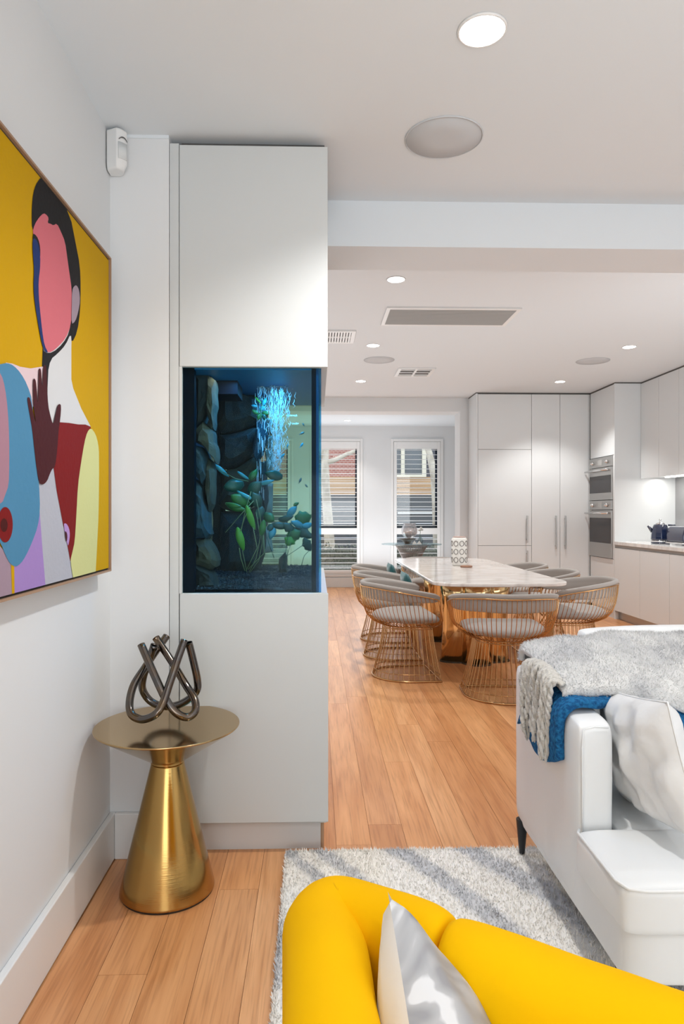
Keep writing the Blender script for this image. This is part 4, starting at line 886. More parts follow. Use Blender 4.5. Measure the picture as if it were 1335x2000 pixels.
def make_chair(label):
    t = thing('dining_chair', label, 'chair', group='wire dining chairs round the marble table')
    nW = 46; cols = [dcurve(r, yf, nW) for z, r, yf in PROF]
    cage = MB()
    for k in range(nW):
        zt_ = rimz(k / (nW - 1)); pts = []
        for (z, r, yf), c in zip(PROF, cols): zz_ = 0.392 + (z - 0.392) * (zt_ - 0.392) / (0.70 - 0.392); pts.append((c[k][0], c[k][1], zz_))
        cage.tube(pts, 0.0026, 4, cap=False)
    # front wires of the seat bowl
    build('basket', cage, ROSE, t, smooth=True, world=False, kind='stuff', recalc=False)
    b = MB(); pts = [(x_, y_, rimz(k / 60)) for k, (x_, y_) in enumerate(dcurve(0.362, 0.15, 61))]
    ea = pts[0]; eb = pts[-1]
    fr_ = [(ea[0] - 0.005, ea[1] + 0.02, ea[2] - 0.02), (ea[0] - 0.02, ea[1] + 0.025, 0.54), (0.30, 0.20, 0.46), (0.24, 0.205, 0.42), (0.18, 0.185, 0.395)]
    fl_ = [(-x_, y_, z_) for x_, y_, z_ in fr_]
    b.tube([*fr_[::-1], *pts, *fl_], 0.0052, 8)
    build('rim', b, ROSE, t, smooth=True, world=False, recalc=False)
    b = MB(); ring = dcurve(0.182, 0.15, 40); b.tube([(x_, y_, 0.392) for x_, y_ in ring], 0.005, 6, closed=True)
    ring = dcurve(0.185, 0.15, 40); b.tube([(x_, y_, 0.376) for x_, y_ in ring], 0.004, 6, closed=True)
    build('waist_ring', b, ROSE, t, smooth=True, world=False, recalc=False)
    # base cage
    nB = 44
    def loop(r, yf, n):
        c = dcurve(r, yf, 200); L = c + [(-r + 2 * r * k / 60, yf) for k in range(1, 60)]
        d = [0]
        for i in range(1, len(L) + 1): d.append(d[-1] + math.dist(L[i - 1], L[i % len(L)]))
        out = []
        for k in range(n):
            s_ = d[-1] * k / n; i = next(j for j in range(len(d) - 1) if d[j + 1] > s_ - 1e-9)
            f_ = (s_ - d[i]) / max(1e-9, d[i + 1] - d[i]); a, c_ = L[i], L[(i + 1) % len(L)]; out.append((a[0] + (c_[0] - a[0]) * f_, a[1] + (c_[1] - a[1]) * f_))
        return out
    top = loop(0.182, 0.15, nB); bot = loop(0.268, 0.20, nB); cage = MB()
    for k in range(nB):
        a, c = top[k], bot[(k + 0) % nB]
        mid = [(a[0] + (c[0] - a[0]) * q ** 1.25, a[1] + (c[1] - a[1]) * q ** 1.25, 0.388 + (0.012 - 0.388) * q) for q in (0, 0.33, 0.66, 1)]
        cage.tube(mid, 0.0026, 4, cap=False)
    build('base_cage', cage, ROSE, t, smooth=True, world=False, kind='stuff', recalc=False)
    b = MB(); b.tube([(x_, y_, 0.008) for x_, y_ in loop(0.270, 0.202, 60)], 0.0075, 8, closed=True)
    build('base_ring', b, ROSE, t, smooth=True, world=False, recalc=False)
    b = MB(); b.tube([(x_, y_, 0.055) for x_, y_ in loop(0.255, 0.194, 60)], 0.0035, 6, closed=True)
    build('base_band', b, ROSE, t, smooth=True, world=False, recalc=False)
    # seat cushion: D shape, domed
    def sfn(u, v):
        c = cse[int(round(u * nS)) % nS]; a_ = v * PI
        rr_ = math.sin(a_) ** 0.5 if 0 < a_ < PI else 0
        z_ = math.cos(a_)
        return (c[0] * rr_, (c[1] - 0.0) * rr_, 0.462 + z_ * (0.048 if z_ > 0 else 0.045))
    nS = 48; cse = loop(0.272, 0.185, nS)
    b = MB(); b.grid(sfn, nS, 13, wu=True); build('seat', b, VELVET, t, smooth=True, world=False)
    # back cushion: a padded band inside the rim that rolls over the top, and pads the arms
    def bfn(u, v):
        q = abs(u * 2 - 1); r_ = 0.352; yf_ = 0.17
        c = dcurve(r_, yf_, 81)[int(round(u * 80))]; i = int(round(u * 80)); cc_ = dcurve(r_, yf_, 81); a, d_ = cc_[max(0, i - 1)], cc_[min(80, i + 1)]
        tx_, ty_ = d_[0] - a[0], d_[1] - a[1]; l_ = math.hypot(tx_, ty_); nx, ny = -ty_ / l_, tx_ / l_   # outward?
        if nx * c[0] + ny * c[1] < 0: nx, ny = -nx, -ny
        hgt = 0.125 * (1 - 0.55 * q ** 3); top_ = rimz(u) + 0.034; e_ = min(1.0, (1 - q) * 16 + 0.25) ** 0.5
        a_ = v * 2 * PI; ox = math.cos(a_); oz = math.sin(a_)
        wide = 0.013 + 0.042 * max(0, oz - 0.35)             # fat roll on top, thin band below
        n_ = (ox * wide - 0.002 + 0.014 * max(0, oz - 0.35)) * e_ ; z_ = (oz * (hgt / 2 + 0.0)) * e_ + top_ - hgt / 2
        return (c[0] + nx * (n_ - 0.012), c[1] + ny * (n_ - 0.012), z_)
    b = MB(); b.grid(bfn, 81, 18, wv=True); o_ = len(b.v) - 0
    b.f.append(tuple(range(18))); b.f.append(tuple(80 * 18 + k for k in range(18))[::-1]); b.m += [0, 0]
    build('back_cushion', b, VELVET, t, smooth=True, world=False)
    return t
ch = make_chair('wire and grey velvet chair at the near end of the marble table')
ch.location = (1.285, 4.66, 0); ch.rotation_euler = (0, 0, R(-4))
spots = [(0.705, 5.26, -86, 'nearest of the three wire chairs on the left side of the table, by the walkway'),
         (0.690, 6.00, -90, 'middle wire chair of the three on the left side of the table'),
         (0.715, 6.78, -92, 'farthest wire chair of the three on the left side of the table'),
         (2.03, 5.42, 80, 'nearest of the three wire chairs on the kitchen side, just behind the sofa'),
         (2.02, 6.18, 88, 'middle wire chair of the three on the kitchen side of the table'),
         (2.00, 6.96, 90, 'farthest wire chair of the three on the kitchen side of the table'),
         (1.33, 7.72, 180, 'wire chair at the far end of the marble table, facing the camera')]
for x_, y_, a_, lab in spots:
    copytree(ch, lab, (x_, y_, 0), R(a_))
TEAL = mat('teal_velvet', (0.005, 0.13, 0.15), 0.7, sheen=0.4)
for k, (x_, y_, lab) in enumerate(((0.775, 6.93, 'teal velvet cushion on the farthest chair left of the table'), (0.79, 5.92, 'teal velvet cushion on the middle chair left of the table'))):
    b = MB(); N_ = Vector((1, 0, 0.25)).normalized(); A_ = Vector((0, 1, 0)) * 0.17; B_ = N_.cross(Vector((0, 1, 0))).normalized() * 0.11; cc_ = Vector((x_, y_, 0.625))
    for s_ in (1, -1): b.grid(pillow_fn(cc_, A_, B_, N_, 0.045, s_, 0.05), 13, 13)
    o = build('cushion', b, TEAL, smooth=True); tag(o, lab, 'cushion', 'teal cushions')

# ring patterned lantern and coaster on the table
lx, ly = 1.352, 6.42; z0 = 0.7505
t = thing('lantern', 'white cylindrical lantern with rows of dark rings on the marble table', 'lantern', (lx, ly, z0))
PORC = mat('lantern_white', (0.80, 0.78, 0.73), 0.35)
build('body', MB().lathe([(0.060, z0), (0.067, z0 + 0.006), (0.070, z0 + 0.02), (0.071, z0 + 0.135), (0.070, z0 + 0.25), (0.062, z0 + 0.262), (0.056, z0 + 0.264), (0.056, z0 + 0.24)], lx, ly, 48, cap=False), PORC, t, smooth=True)
build('rim', MB().lathe([(0.055, z0 + 0.262), (0.060, z0 + 0.268), (0.055, z0 + 0.274), (0.052, z0 + 0.268), (0.055, z0 + 0.262)], lx, ly, 40, cap=False), mat('rim_rose', (0.50, 0.36, 0.32), 0.4), t, smooth=True)
build('floor', MB().lathe([(0.06, z0), (0.06, z0 + 0.004)], lx, ly, 40), PORC, t)
RING = mat('ring_dark', (0.16, 0.14, 0.13), 0.5)
for j in range(3):
    for k in range(8):
        a0 = -90 + 8 + k * 45; zc_ = z0 + 0.055 + 0.077 * j
        pts = []
        for q in range(20):
            f_ = 2 * PI * q / 20; aa = R(a0) + 0.021 * math.cos(f_) / 0.0725; pts.append((lx + 0.0725 * math.cos(aa), ly + 0.0725 * math.sin(aa), zc_ + 0.024 * math.sin(f_)))
        build('ring', MB().tube(pts, 0.0028, 5, closed=True), RING, t, smooth=True, recalc=False)
o = build('coaster', MB().lathe([(0.052, 0.7505), (0.055, 0.754), (0.055, 0.762), (0.052, 0.765)], 1.375, 6.22, 40), mat('coaster_wood', (0.30, 0.15, 0.09), 0.5), smooth=False, bevel=0.001); tag(o, 'round brown wooden coaster in front of the lantern on the table', 'coaster')

# round glass table with a wire base in the far room
gx, gy = P(803, 1001, y=10.1).x, 10.1; zg = P(803, 1062, y=gy).z
GREY = mat('nickel_wire', (0.30, 0.28, 0.27), 0.35, metal=1)
t = thing('glass_table', 'round glass table on a waisted wire base before the far right window', 'table', (gx, gy, 0))
GL = tint('glass_top', (0.68, 0.74, 0.74), 0.12)
build('tabletop', MB().lathe([(0.44, zg - 0.012), (0.445, zg - 0.006), (0.44, zg)], gx, gy, 64), GL, t)
cage = MB()
for k in range(52):
    a_ = 2 * PI * k / 52; cage.tube([(gx + r_ * math.cos(a_ + tw), gy + r_ * math.sin(a_ + tw), z_) for r_, z_, tw in ((0.24, zg - 0.016, 0), (0.19, zg - 0.10, 0.06), (0.135, zg - 0.22, 0.12), (0.12, zg - 0.34, 0.16), (0.15, 0.2, 0.26), (0.22, 0.012, 0.34))], 0.0045, 4, cap=False)
build('wire_base', cage, GREY, t, smooth=True, kind='stuff', recalc=False)
for z_, r_, nm in ((zg - 0.015, 0.242, 'top_ring'), (zg - 0.13, 0.175, 'middle_ring'), (0.01, 0.224, 'base_ring')):
    build(nm, MB().tube([(gx + r_ * math.cos(2 * PI * k / 48), gy + r_ * math.sin(2 * PI * k / 48), z_) for k in range(48)], 0.008, 6, closed=True), GREY, t, smooth=True, recalc=False)
b = MB().lathe([(0.04, zg + 0.001), (0.045, zg + 0.012), (0.07, zg + 0.04), (0.115, zg + 0.068), (0.13, zg + 0.073), (0.125, zg + 0.078), (0.06, zg + 0.045), (0.002, zg + 0.03)], gx - 0.07, gy - 0.06, 40)
o = build('bowl', b, mat('bowl_bronze', (0.10, 0.07, 0.05), 0.3), smooth=True); tag(o, 'dark flared bowl on the round glass table', 'bowl')
FROST = tint('frosted_glass', (0.86, 0.82, 0.80), 0.25, 0.25)
vx, vy = P(799, 1001, y=gy + 0.12).x, gy + 0.12
vz = zg + 0.001
b = MB().lathe([(0.05, vz), (0.06, vz + 0.012), (0.03, vz + 0.03), (0.03, vz + 0.06), (0.075, vz + 0.09), (0.115, vz + 0.15), (0.12, vz + 0.21), (0.10, vz + 0.255), (0.085, vz + 0.275), (0.098, vz + 0.30)], vx, vy, 40, cap=False)
o = build('vase', b, FROST, smooth=True, thick=0.004); tag(o, 'rounded pale glass vase on the round glass table before the window', 'vase')
t = thing('flower_vase', 'small glass vase with a thin stem of blossom, right of the dark bowl', 'vase', (gx + 0.13, gy - 0.02, vz))
build('body', MB().lathe([(0.03, vz), (0.045, vz + 0.03), (0.045, vz + 0.055), (0.02, vz + 0.085), (0.024, vz + 0.10)], gx + 0.13, gy - 0.02, 24, cap=False), GL, t, smooth=True)
build('stem', MB().tube([(gx + 0.13, gy - 0.02, vz + 0.01), (gx + 0.125, gy - 0.02, vz + 0.14), (gx + 0.14, gy - 0.02, vz + 0.23)], 0.003, 6), LG, t, smooth=True)
for q in ((0.14, 0.235), (0.115, 0.20), (0.155, 0.205)): build('blossom', MB().lathe([(0.001, vz + q[1] - 0.018), (0.018, vz + q[1] - 0.004), (0.020, vz + q[1] + 0.008), (0.004, vz + q[1] + 0.016)], gx + q[0], gy - 0.02, 10), PORC, t, smooth=True)
for k, (dx, lab) in enumerate(((0.02, 'left of two small folded napkins'), (0.09, 'right of two small folded napkins'))):
    o = build('napkin', MB().add([(gx + dx - 0.035, gy - 0.2, vz), (gx + dx + 0.035, gy - 0.2, vz), (gx + dx + 0.03, gy - 0.14, vz), (gx + dx - 0.03, gy - 0.14, vz), (gx + dx, gy - 0.17, vz + 0.055)], [(0, 1, 4), (1, 2, 4), (2, 3, 4), (3, 0, 4), (3, 2, 1, 0)]), PORC); tag(o, lab + ' on the round glass table', 'napkin')

# ------------------------------------------------------------------ rug
ROFF = (-0.102, 2.46, -1.6, 2.488)       # x0,x1,y0,y1
RB = mat('rug_pile', (0.8, 0.78, 0.72), 0.95, spec=0.1, sheen=0.3)
nt = RB.node_tree; va = nt.nodes.new('ShaderNodeVertexColor'); va.layer_name = 'Col'; nt.links.new(va.outputs[0], RB.node_tree.nodes['Principled BSDF'].inputs['Base Color'])
CREAMC = np.array((0.95, 0.92, 0.87)); GREYC = np.array((0.50, 0.50, 0.51)); GREY2 = np.array((0.70, 0.70, 0.71))
def rugcol(x, y):
    d = 2.43 - y
    u = x - 0.62 * d + 0.22 * d * d if d < 1.4 else x - 0.437 - 0.004 * d
    u += 0.035 * noise.noise(Vector((x * 3, y * 2.2, 0))) + 0.018 * noise.noise(Vector((x * 22, y * 22, 3)))
    best = 0
    for c, w_ in ((-0.06, 0.035), (0.075, 0.045), (0.335, 0.052), (0.60, 0.062), (0.92, 0.06), (1.25, 0.07), (1.6, 0.06), (1.95, 0.06), (-0.36, 0.05), (-0.66, 0.05), (2.3, 0.06)):
        q = (w_ - abs(u - c)) / 0.018
        best = max(best, min(1, max(0, q)))
    sp = 0.75 + 0.5 * noise.noise(Vector((x * 60, y * 60, 9)))
    return best, sp
rx0, rx1, ry0, ry1 = ROFF
t = thing('rug', 'cream shag rug with curved grey bands, under the sofa and the yellow armchair', 'rug', ((rx0 + rx1) / 2, (ry0 + ry1) / 2, 0))
b = MB(); NX, NY = 110, 170
b.grid(lambda u, v: (rx0 + (rx1 - rx0) * u, ry0 + (ry1 - ry0) * v, 0.018 + 0.002 * noise.noise(Vector((u * 60, v * 90, 0)))), NX, NY)
b.box(rx0, rx1, ry0, ry1, 0.001, 0.0155)
me_o = build('backing', b, RB, t, recalc=False)
def paint(o, off):
    me = o.data; ca = me.color_attributes.new('Col', 'FLOAT_COLOR', 'POINT'); n = len(me.vertices)
    co = np.empty(n * 3); me.vertices.foreach_get('co', co); co = co.reshape(-1, 3); out = np.ones((n, 4)); cache = {}
    rg = np.random.default_rng(3)
    return me, ca, co, out
me, ca, co, out = paint(me_o, t.location)
for i, p in enumerate(co):
    k_, sp = rugcol(p[0] + t.location.x, p[1] + t.location.y); out[i, :3] = CREAMC * (1 - k_) + (GREYC * (1 - min(1, sp)) + GREY2 * min(1, sp)) * k_
ca.data.foreach_set('color', out.ravel())
rg = np.random.default_rng(8)
nT = 64000
X = rg.uniform(rx0 - 0.003, min(rx1, 1.35), nT); Y = ry1 + 0.004 - (rg.random(nT) ** 1.15) * 1.75
ne = 5000; Xe = np.full(ne, rx0) + rg.uniform(-0.006, 0.004, ne); Ye = rg.uniform(0.6, ry1, ne); Xf = rg.uniform(rx0, rx1, 4000); Yf = ry1 + rg.uniform(-0.004, 0.006, 4000)
X = np.concatenate([X, Xe, Xf]); Y = np.concatenate([Y, Ye, Yf]); n = len(X)
az = rg.uniform(0, 2 * np.pi, n); ln = rg.uniform(0.010, 0.020, n); wd = rg.uniform(0.0022, 0.0042, n); tl = rg.uniform(0.2, 1.0, n)
base = np.stack([X, Y, np.full(n, 0.014)], 1); dr = np.stack([np.cos(az) * tl, np.sin(az) * tl, np.ones(n)], 1); dr /= np.linalg.norm(dr, axis=1)[:, None]
sd = np.stack([-np.sin(az), np.cos(az), np.zeros(n)], 1) * wd[:, None]
edge = (X < rx0 + 0.004) | (Y > ry1 - 0.002)
base[edge, 2] = rg.uniform(0.002, 0.014, edge.sum())
V = np.stack([base - sd, base + sd, base + dr * ln[:, None] + sd * 0.5], 1).reshape(-1, 3) - np.array(t.location)
me = bpy.data.meshes.new('pile'); me.from_pydata(V.tolist(), [], [(3 * i, 3 * i + 1, 3 * i + 2) for i in range(n)])
cols = np.ones((n, 4))
for i in range(n):
    k_, sp = rugcol(X[i], Y[i]); cols[i, :3] = (CREAMC * (1 - k_) + (GREYC * (1 - min(1, sp)) + GREY2 * min(1, sp)) * k_) * rg.uniform(0.9, 1.12)
ca = me.color_attributes.new('Col', 'FLOAT_COLOR', 'POINT'); ca.data.foreach_set('color', np.repeat(cols, 3, axis=0).ravel())
po = link('pile', me, RB, t); po['kind'] = 'stuff'

# ------------------------------------------------------------------ white leather sofa
SX0, SXE = 0.722, 2.75
t = thing('sofa', 'white leather sofa with black tapered legs, at the right on the rug', 'sofa', (1.7, 2.05, 0.0))
def soft(name, x0, x1, y0, y1, z0, z1, par, r=0.03, m=LEATHER, puff=0.0, seed=0, n=10, skew=None):
    b = MB().box(x0, x1, y0, y1, z0, z1)
    me_ = bmesh.new(); vs = [me_.verts.new(v) for v in b.v]; me_.verts.ensure_lookup_table()
    for f in b.f: me_.faces.new([vs[i] for i in f])
    bmesh.ops.recalc_face_normals(me_, faces=me_.faces)
    bmesh.ops.subdivide_edges(me_, edges=me_.edges, cuts=n, use_grid_fill=True)
    cx_, cy_, cz_ = (x0 + x1) / 2, (y0 + y1) / 2, (z0 + z1) / 2; hx_, hy_, hz_ = (x1 - x0) / 2, (y1 - y0) / 2, (z1 - z0) / 2
    for v in me_.verts:
        p = v.co
        # round the edges: pull to a rounded box
        q = Vector((max(-hx_ + r, min(hx_ - r, p.x - cx_)), max(-hy_ + r, min(hy_ - r, p.y - cy_)), max(-hz_ + r, min(hz_ - r, p.z - cz_))))
        d = Vector((p.x - cx_, p.y - cy_, p.z - cz_)) - q
        if d.length > 1e-9:
            nn = d.normalized(); u, vv, ww = (p.x - cx_) / hx_, (p.y - cy_) / hy_, (p.z - cz_) / hz_
            v.co = Vector((cx_, cy_, cz_)) + q + nn * r
            pf = puff * max(0, (1 - u * u) * (1 - vv * vv) + (1 - vv * vv) * (1 - ww * ww) + (1 - u * u) * (1 - ww * ww)) * 0.6
            wn = noise.noise(v.co * 6 + Vector((seed, 0, 0))) * 0.004 + noise.noise(v.co * 16 + Vector((0, seed, 0))) * 0.0015
            v.co += nn * (pf + wn * (1 if puff else 0.4))
        if skew: v.co = skew(v.co)
    me2 = bpy.data.meshes.new(name); off = par.location if par else Vector((0, 0, 0))
    for v in me_.verts: v.co -= off
    me_.to_mesh(me2); me_.free(); o = link(name, me2, m, par, smooth=True)
    q = o.modifiers.new('u', 'SUBSURF'); q.levels = 1; q.render_levels = 1
    return o
def gridbreak(x0, x1, r): pass
soft('frame', SX0 + 0.004, SXE, 1.572, 2.44, 0.135, 0.30, t, 0.018, n=14)
soft('arm', SX0, SX0 + 0.112, 1.875, 2.485, 0.145, 0.665, t, 0.028, n=14, skew=lambda c: Vector((c.x, c.y, c.z + (0.04 * max(0, (c.y - 1.9)) / 0.58 if c.z > 0.5 else 0))))
soft('back', SX0 + 0.10, SXE, 2.31, 2.485, 0.15, 0.72, t, 0.03, n=12)
soft('headrest', 0.89, SXE, 2.27, 2.49, 0.60, 0.795, t, 0.05, n=14, puff=0.012, seed=3)
soft('seat_cushion', SX0 - 0.012, 1.55, 1.555, 1.865, 0.262, 0.385, t, 0.026, n=14, puff=0.006, seed=1)
soft('seat_cushion', SX0 + 0.115, 1.55, 1.80, 2.31, 0.262, 0.380, t, 0.026, n=12, puff=0.004, seed=2)
soft('seat_cushion', 1.555, 2.70, 1.555, 2.31, 0.262, 0.385, t, 0.026, n=10, puff=0.006, seed=4)
soft('headrest', 0.955, SXE, 2.405, 2.50, 0.60, 0.836, t, 0.035, n=14, puff=0.01, seed=9)
soft('back_cushion', 1.06, 1.80, 2.10, 2.32, 0.385, 0.72, t, 0.05, n=12, puff=0.02, seed=5)
soft('back_cushion', 1.82, 2.66, 2.10, 2.32, 0.385, 0.72, t, 0.05, n=12, puff=0.02, seed=6)
# piping along the seat and the arm front
pz = 0.378; b = MB().tube([(SX0 + 0.0, 1.86, pz), (SX0 - 0.010, 1.84, pz), (SX0 - 0.012, 1.60, pz), (SX0 + 0.002, 1.562, pz), (SX0 + 0.04, 1.552, pz), (1.5, 1.552, pz)], 0.004, 8); build('piping', b, LEATHER, t, smooth=True, recalc=False)
b = MB().tube([(SX0 + 0.016, 1.874, 0.30), (SX0 + 0.014, 1.873, 0.60), (SX0 + 0.02, 1.876, 0.648), (SX0 + 0.05, 1.878, 0.655), (SX0 + 0.09, 1.878, 0.652)], 0.0025, 6); build('piping', b, LEATHER, t, smooth=True, recalc=False)
LEG = mat('black_leg', (0.012, 0.012, 0.014), 0.3)
for x_, y_ in ((0.742, 2.445), (0.80, 1.78), (2.68, 2.43), (2.68, 1.78)):
    b = MB().lathe([(0.009, 0.021), (0.010, 0.023), (0.021, 0.143), (0.021, 0.147)], x_, y_, 16); build('leg', b, LEG, t, smooth=False, bevel=0.002)

# leather scatter cushion standing against the arm
def pillow(name, label, Cc, A, B, N, T, m, pinch=0.08, wr=0.0, seed=0, m2=None, n=33, pipe=None, group=None):
    t = thing(name, label, 'cushion', Cc - Vector((0, 0, 0)), group=group)
    b = MB(); b.grid(pillow_fn(Cc, A, B, N, T, 1, pinch, wr, seed), n, n)
    if m2 is None: b.grid(pillow_fn(Cc, A, B, N, T, -1, pinch, wr, seed + 5), n, n); build('cover', b, m, t, smooth=True)
    else:
        build('front_cover', b, m, t, smooth=True); b = MB(); b.grid(pillow_fn(Cc, A, B, N, T, -1, pinch, wr * 0.3, seed + 5), n, n); build('back_cover', b, m2, t, smooth=True)
    if pipe:
        pts = []; f = pillow_fn(Cc, A, B, N, 0, 1, pinch)
        for k in range(24): pts.append(f(k / 24, 0))
        for k in range(24): pts.append(f(1, k / 24))
        for k in range(24): pts.append(f(1 - k / 24, 1))
        for k in range(24): pts.append(f(0, 1 - k / 24))
        build('piping', MB().tube(pts, 0.0025, 6, closed=True), pipe, t, smooth=True, recalc=False)
    return t
LEATHER2 = mat('crinkled_leather', (0.82, 0.83, 0.835), 0.30, spec=0.5, bump=(14, 0.5))
Bv = Vector((-0.03, 0.035, 0.165)); Av = Vector((0.012, 0.24, -0.04)); Nv = Av.cross(Bv).normalized()
pillow('scatter_cushion', 'crinkled white leather scatter cushion standing against the sofa arm', Vector((0.925, 1.90, 0.568)), Av, Bv, Nv, 0.075, LEATHER2, 0.05, 0.026, 2.0, pipe=LEATHER2)

# grey throw with tassels over the blue knitted blanket
THROW = mat('grey_throw', (0.72, 0.715, 0.70), 0.95, spec=0.1, sheen=0.6, bump=(160, 0.35), var=(7, (0.50, 0.50, 0.51), 0.42, 0.68, (1.4, 1, 1)))
KNIT = mat('blue_knit', (0.010, 0.075, 0.21), 0.9, spec=0.15, bump=(90, 0.9), var=(90, (0.02, 0.16, 0.36), 0.40, 0.6))
def drape(name, label, m, secs, thick, nv=40, nu=50, seed=0, amp=0.004):
    """secs: list of (x, [points (y,z) from far side to near side]); lofted with smoothing"""
    cur = []
    for x_, yz in secs:
        pts = crom([Vector((x_ if len(q) < 3 else q[2], q[0], q[1])) for q in yz], 10)
        d = [0]
        for i in range(1, len(pts)): d.append(d[-1] + (pts[i] - pts[i - 1]).length)
        rs = []
        for k in range(nv):
            s_ = d[-1] * k / (nv - 1); i = min(len(pts) - 2, max(j for j in range(len(d)) if d[j] <= s_ + 1e-9)); f_ = (s_ - d[i]) / max(1e-9, d[i + 1] - d[i]); rs.append(pts[i].lerp(pts[i + 1], min(1, f_)))
        cur.append(rs)
    b = MB(); S = len(cur); rows = []
    cols_ = [crom([cur[s_][k] for s_ in range(S)], 8) for k in range(nv)]
    nuu = len(cols_[0])
    def fn(u, v):
        p = cols_[int(round(v * (nv - 1)))][int(round(u * (nuu - 1)))]
        q = noise.noise(p * 14 + Vector((seed, 0, 0))) * amp + noise.noise(p * 45 + Vector((0, seed, 0))) * amp * 0.3
        return p + Vector((0, 0, q))
    b.grid(fn, nuu, nv)
    f0 = b.f[(nuu // 2) * (nv - 1) + nv // 3]; v0, v1, v2 = (Vector(b.v[i]) for i in f0[:3])
    if (v1 - v0).cross(v2 - v0).z < 0: b.f = [f[::-1] for f in b.f]
    o = build(name, b, m, smooth=True, recalc=False); q = o.modifiers.new('s', 'SOLIDIFY'); q.thickness = thick; q.offset = -1
    q2 = o.modifiers.new('u', 'SUBSURF'); q2.levels = 1; q2.render_levels = 1
    tag(o, label, 'blanket'); return o
# throw: lies over the back of the sofa and hangs a little down its front
th = thing('throw_blanket', 'fluffy pale grey throw with long tassels folded over the sofa back', 'blanket', (1.1, 2.3, 0.75))
def tz(x): return 0.735 if x < 0.9 else 0.80
secs = [
    (0.728, [(2.44, 0.715), (2.435, 0.742), (2.39, 0.764), (2.29, 0.762), (2.17, 0.752), (2.07, 0.738), (2.012, 0.720), (2.005, 0.695)]),
    (0.760, [(2.49, 0.715), (2.485, 0.758), (2.43, 0.785), (2.31, 0.782), (2.19, 0.768), (2.07, 0.752), (2.005, 0.732), (1.998, 0.702)]),
    (0.85, [(2.47, 0.715), (2.462, 0.775), (2.42, 0.803), (2.35, 0.812), (2.24, 0.790), (2.11, 0.768), (2.025, 0.742), (2.010, 0.706)]),
    (1.00, [(2.425, 0.812), (2.415, 0.824), (2.38, 0.828), (2.33, 0.826), (2.24, 0.803), (2.11, 0.770), (2.03, 0.735), (2.010, 0.690)]),
    (1.20, [(2.405, 0.812), (2.395, 0.824), (2.36, 0.828), (2.31, 0.826), (2.23, 0.803), (2.10, 0.765), (2.02, 0.70), (2.00, 0.62)]),
    (1.55, [(2.39, 0.812), (2.38, 0.824), (2.345, 0.828), (2.30, 0.826), (2.22, 0.80), (2.10, 0.75), (2.02, 0.67), (2.00, 0.59)])]
bl = drape('cloth', '', THROW, secs, 0.022, seed=1, amp=0.010)
for k_ in ('label', 'category'): del bl[k_]
bl.parent = th; bl.location = -th.location
rg = np.random.default_rng(12); fb = MB(); me_ = bl.data; nf = len(me_.polygons); areas = np.array([p.area for p in me_.polygons]); pick = rg.choice(nf, 26000, p=areas / areas.sum())
for fi in pick:
    p = me_.polygons[fi]; a_, b_, c_, d_ = (me_.vertices[i].co for i in p.vertices); u, v = rg.random(2)
    q = a_.lerp(b_, u).lerp(d_.lerp(c_, u), v); nn = p.normal; tv = Vector(rg.normal(0, 1, 3)); dr_ = (nn * 1.0 + tv * 0.38).normalized(); sd_ = dr_.cross(nn).normalized() * 0.0009
    L_ = rg.uniform(0.005, 0.011); fb.add([q - sd_ - nn * 0.001, q + sd_ - nn * 0.001, q + dr_ * L_], [(0, 1, 2)])
build('fleece', fb, THROW, th, kind='stuff', recalc=False)
TASS = mat('tassel_wool', (0.60, 0.575, 0.53), 0.95, spec=0.1, sheen=0.5, bump=(160, 0.5))
rr = random.Random(21)
for k in range(30):
    f_ = ((k * 11) % 30) / 29; lay = rr.random(); lower = k % 2
    y0_ = 2.01 + 0.29 * f_ + rr.uniform(-0.008, 0.008)
    z0_ = 0.728 + 0.035 * math.sin(PI * min(1, f_ * 0.8 + 0.1)); ln = rr.uniform(0.09, 0.15) if not lower else rr.uniform(0.18, 0.225)
    x0_ = 0.735; out = 0.032 + 0.020 * lay; pts = []; drift = rr.uniform(-0.02, 0.02) - (f_ - 0.45) * 0.06
    for j in range(10):
        s_ = j / 9
        if s_ < 0.35: q = s_ / 0.35; x_ = x0_ - out * math.sin(q * PI / 2); z_ = z0_ + 0.012 * math.sin(q * PI) - 0.035 * q * q
        else: q = (s_ - 0.35) / 0.65; x_ = x0_ - out - 0.006 * math.sin(q * 3 + k); z_ = z0_ - 0.035 - ln * q
        pts.append((x_, y0_ + drift * s_ + 0.007 * math.sin(k * 2.1 + s_ * 7), z_))
    b = MB(); cp = crom([Vector(p) for p in pts], 4); n_ = len(cp)
    for ph in (0, PI):
        tp_ = []
        for j, p in enumerate(cp):
            a_ = j * 0.75 + ph + k; tp_.append(p + Vector((0.0034 * math.cos(a_), 0.0050 * math.sin(a_), 0.0016 * math.sin(a_))))
        b.tube(tp_, [0.0062 + 0.0012 * math.sin(j * 1.9 + k) for j in range(n_ - 2)] + [0.0048, 0.0015], 7)
    build('tassel', b, TASS, th, smooth=True, recalc=False)
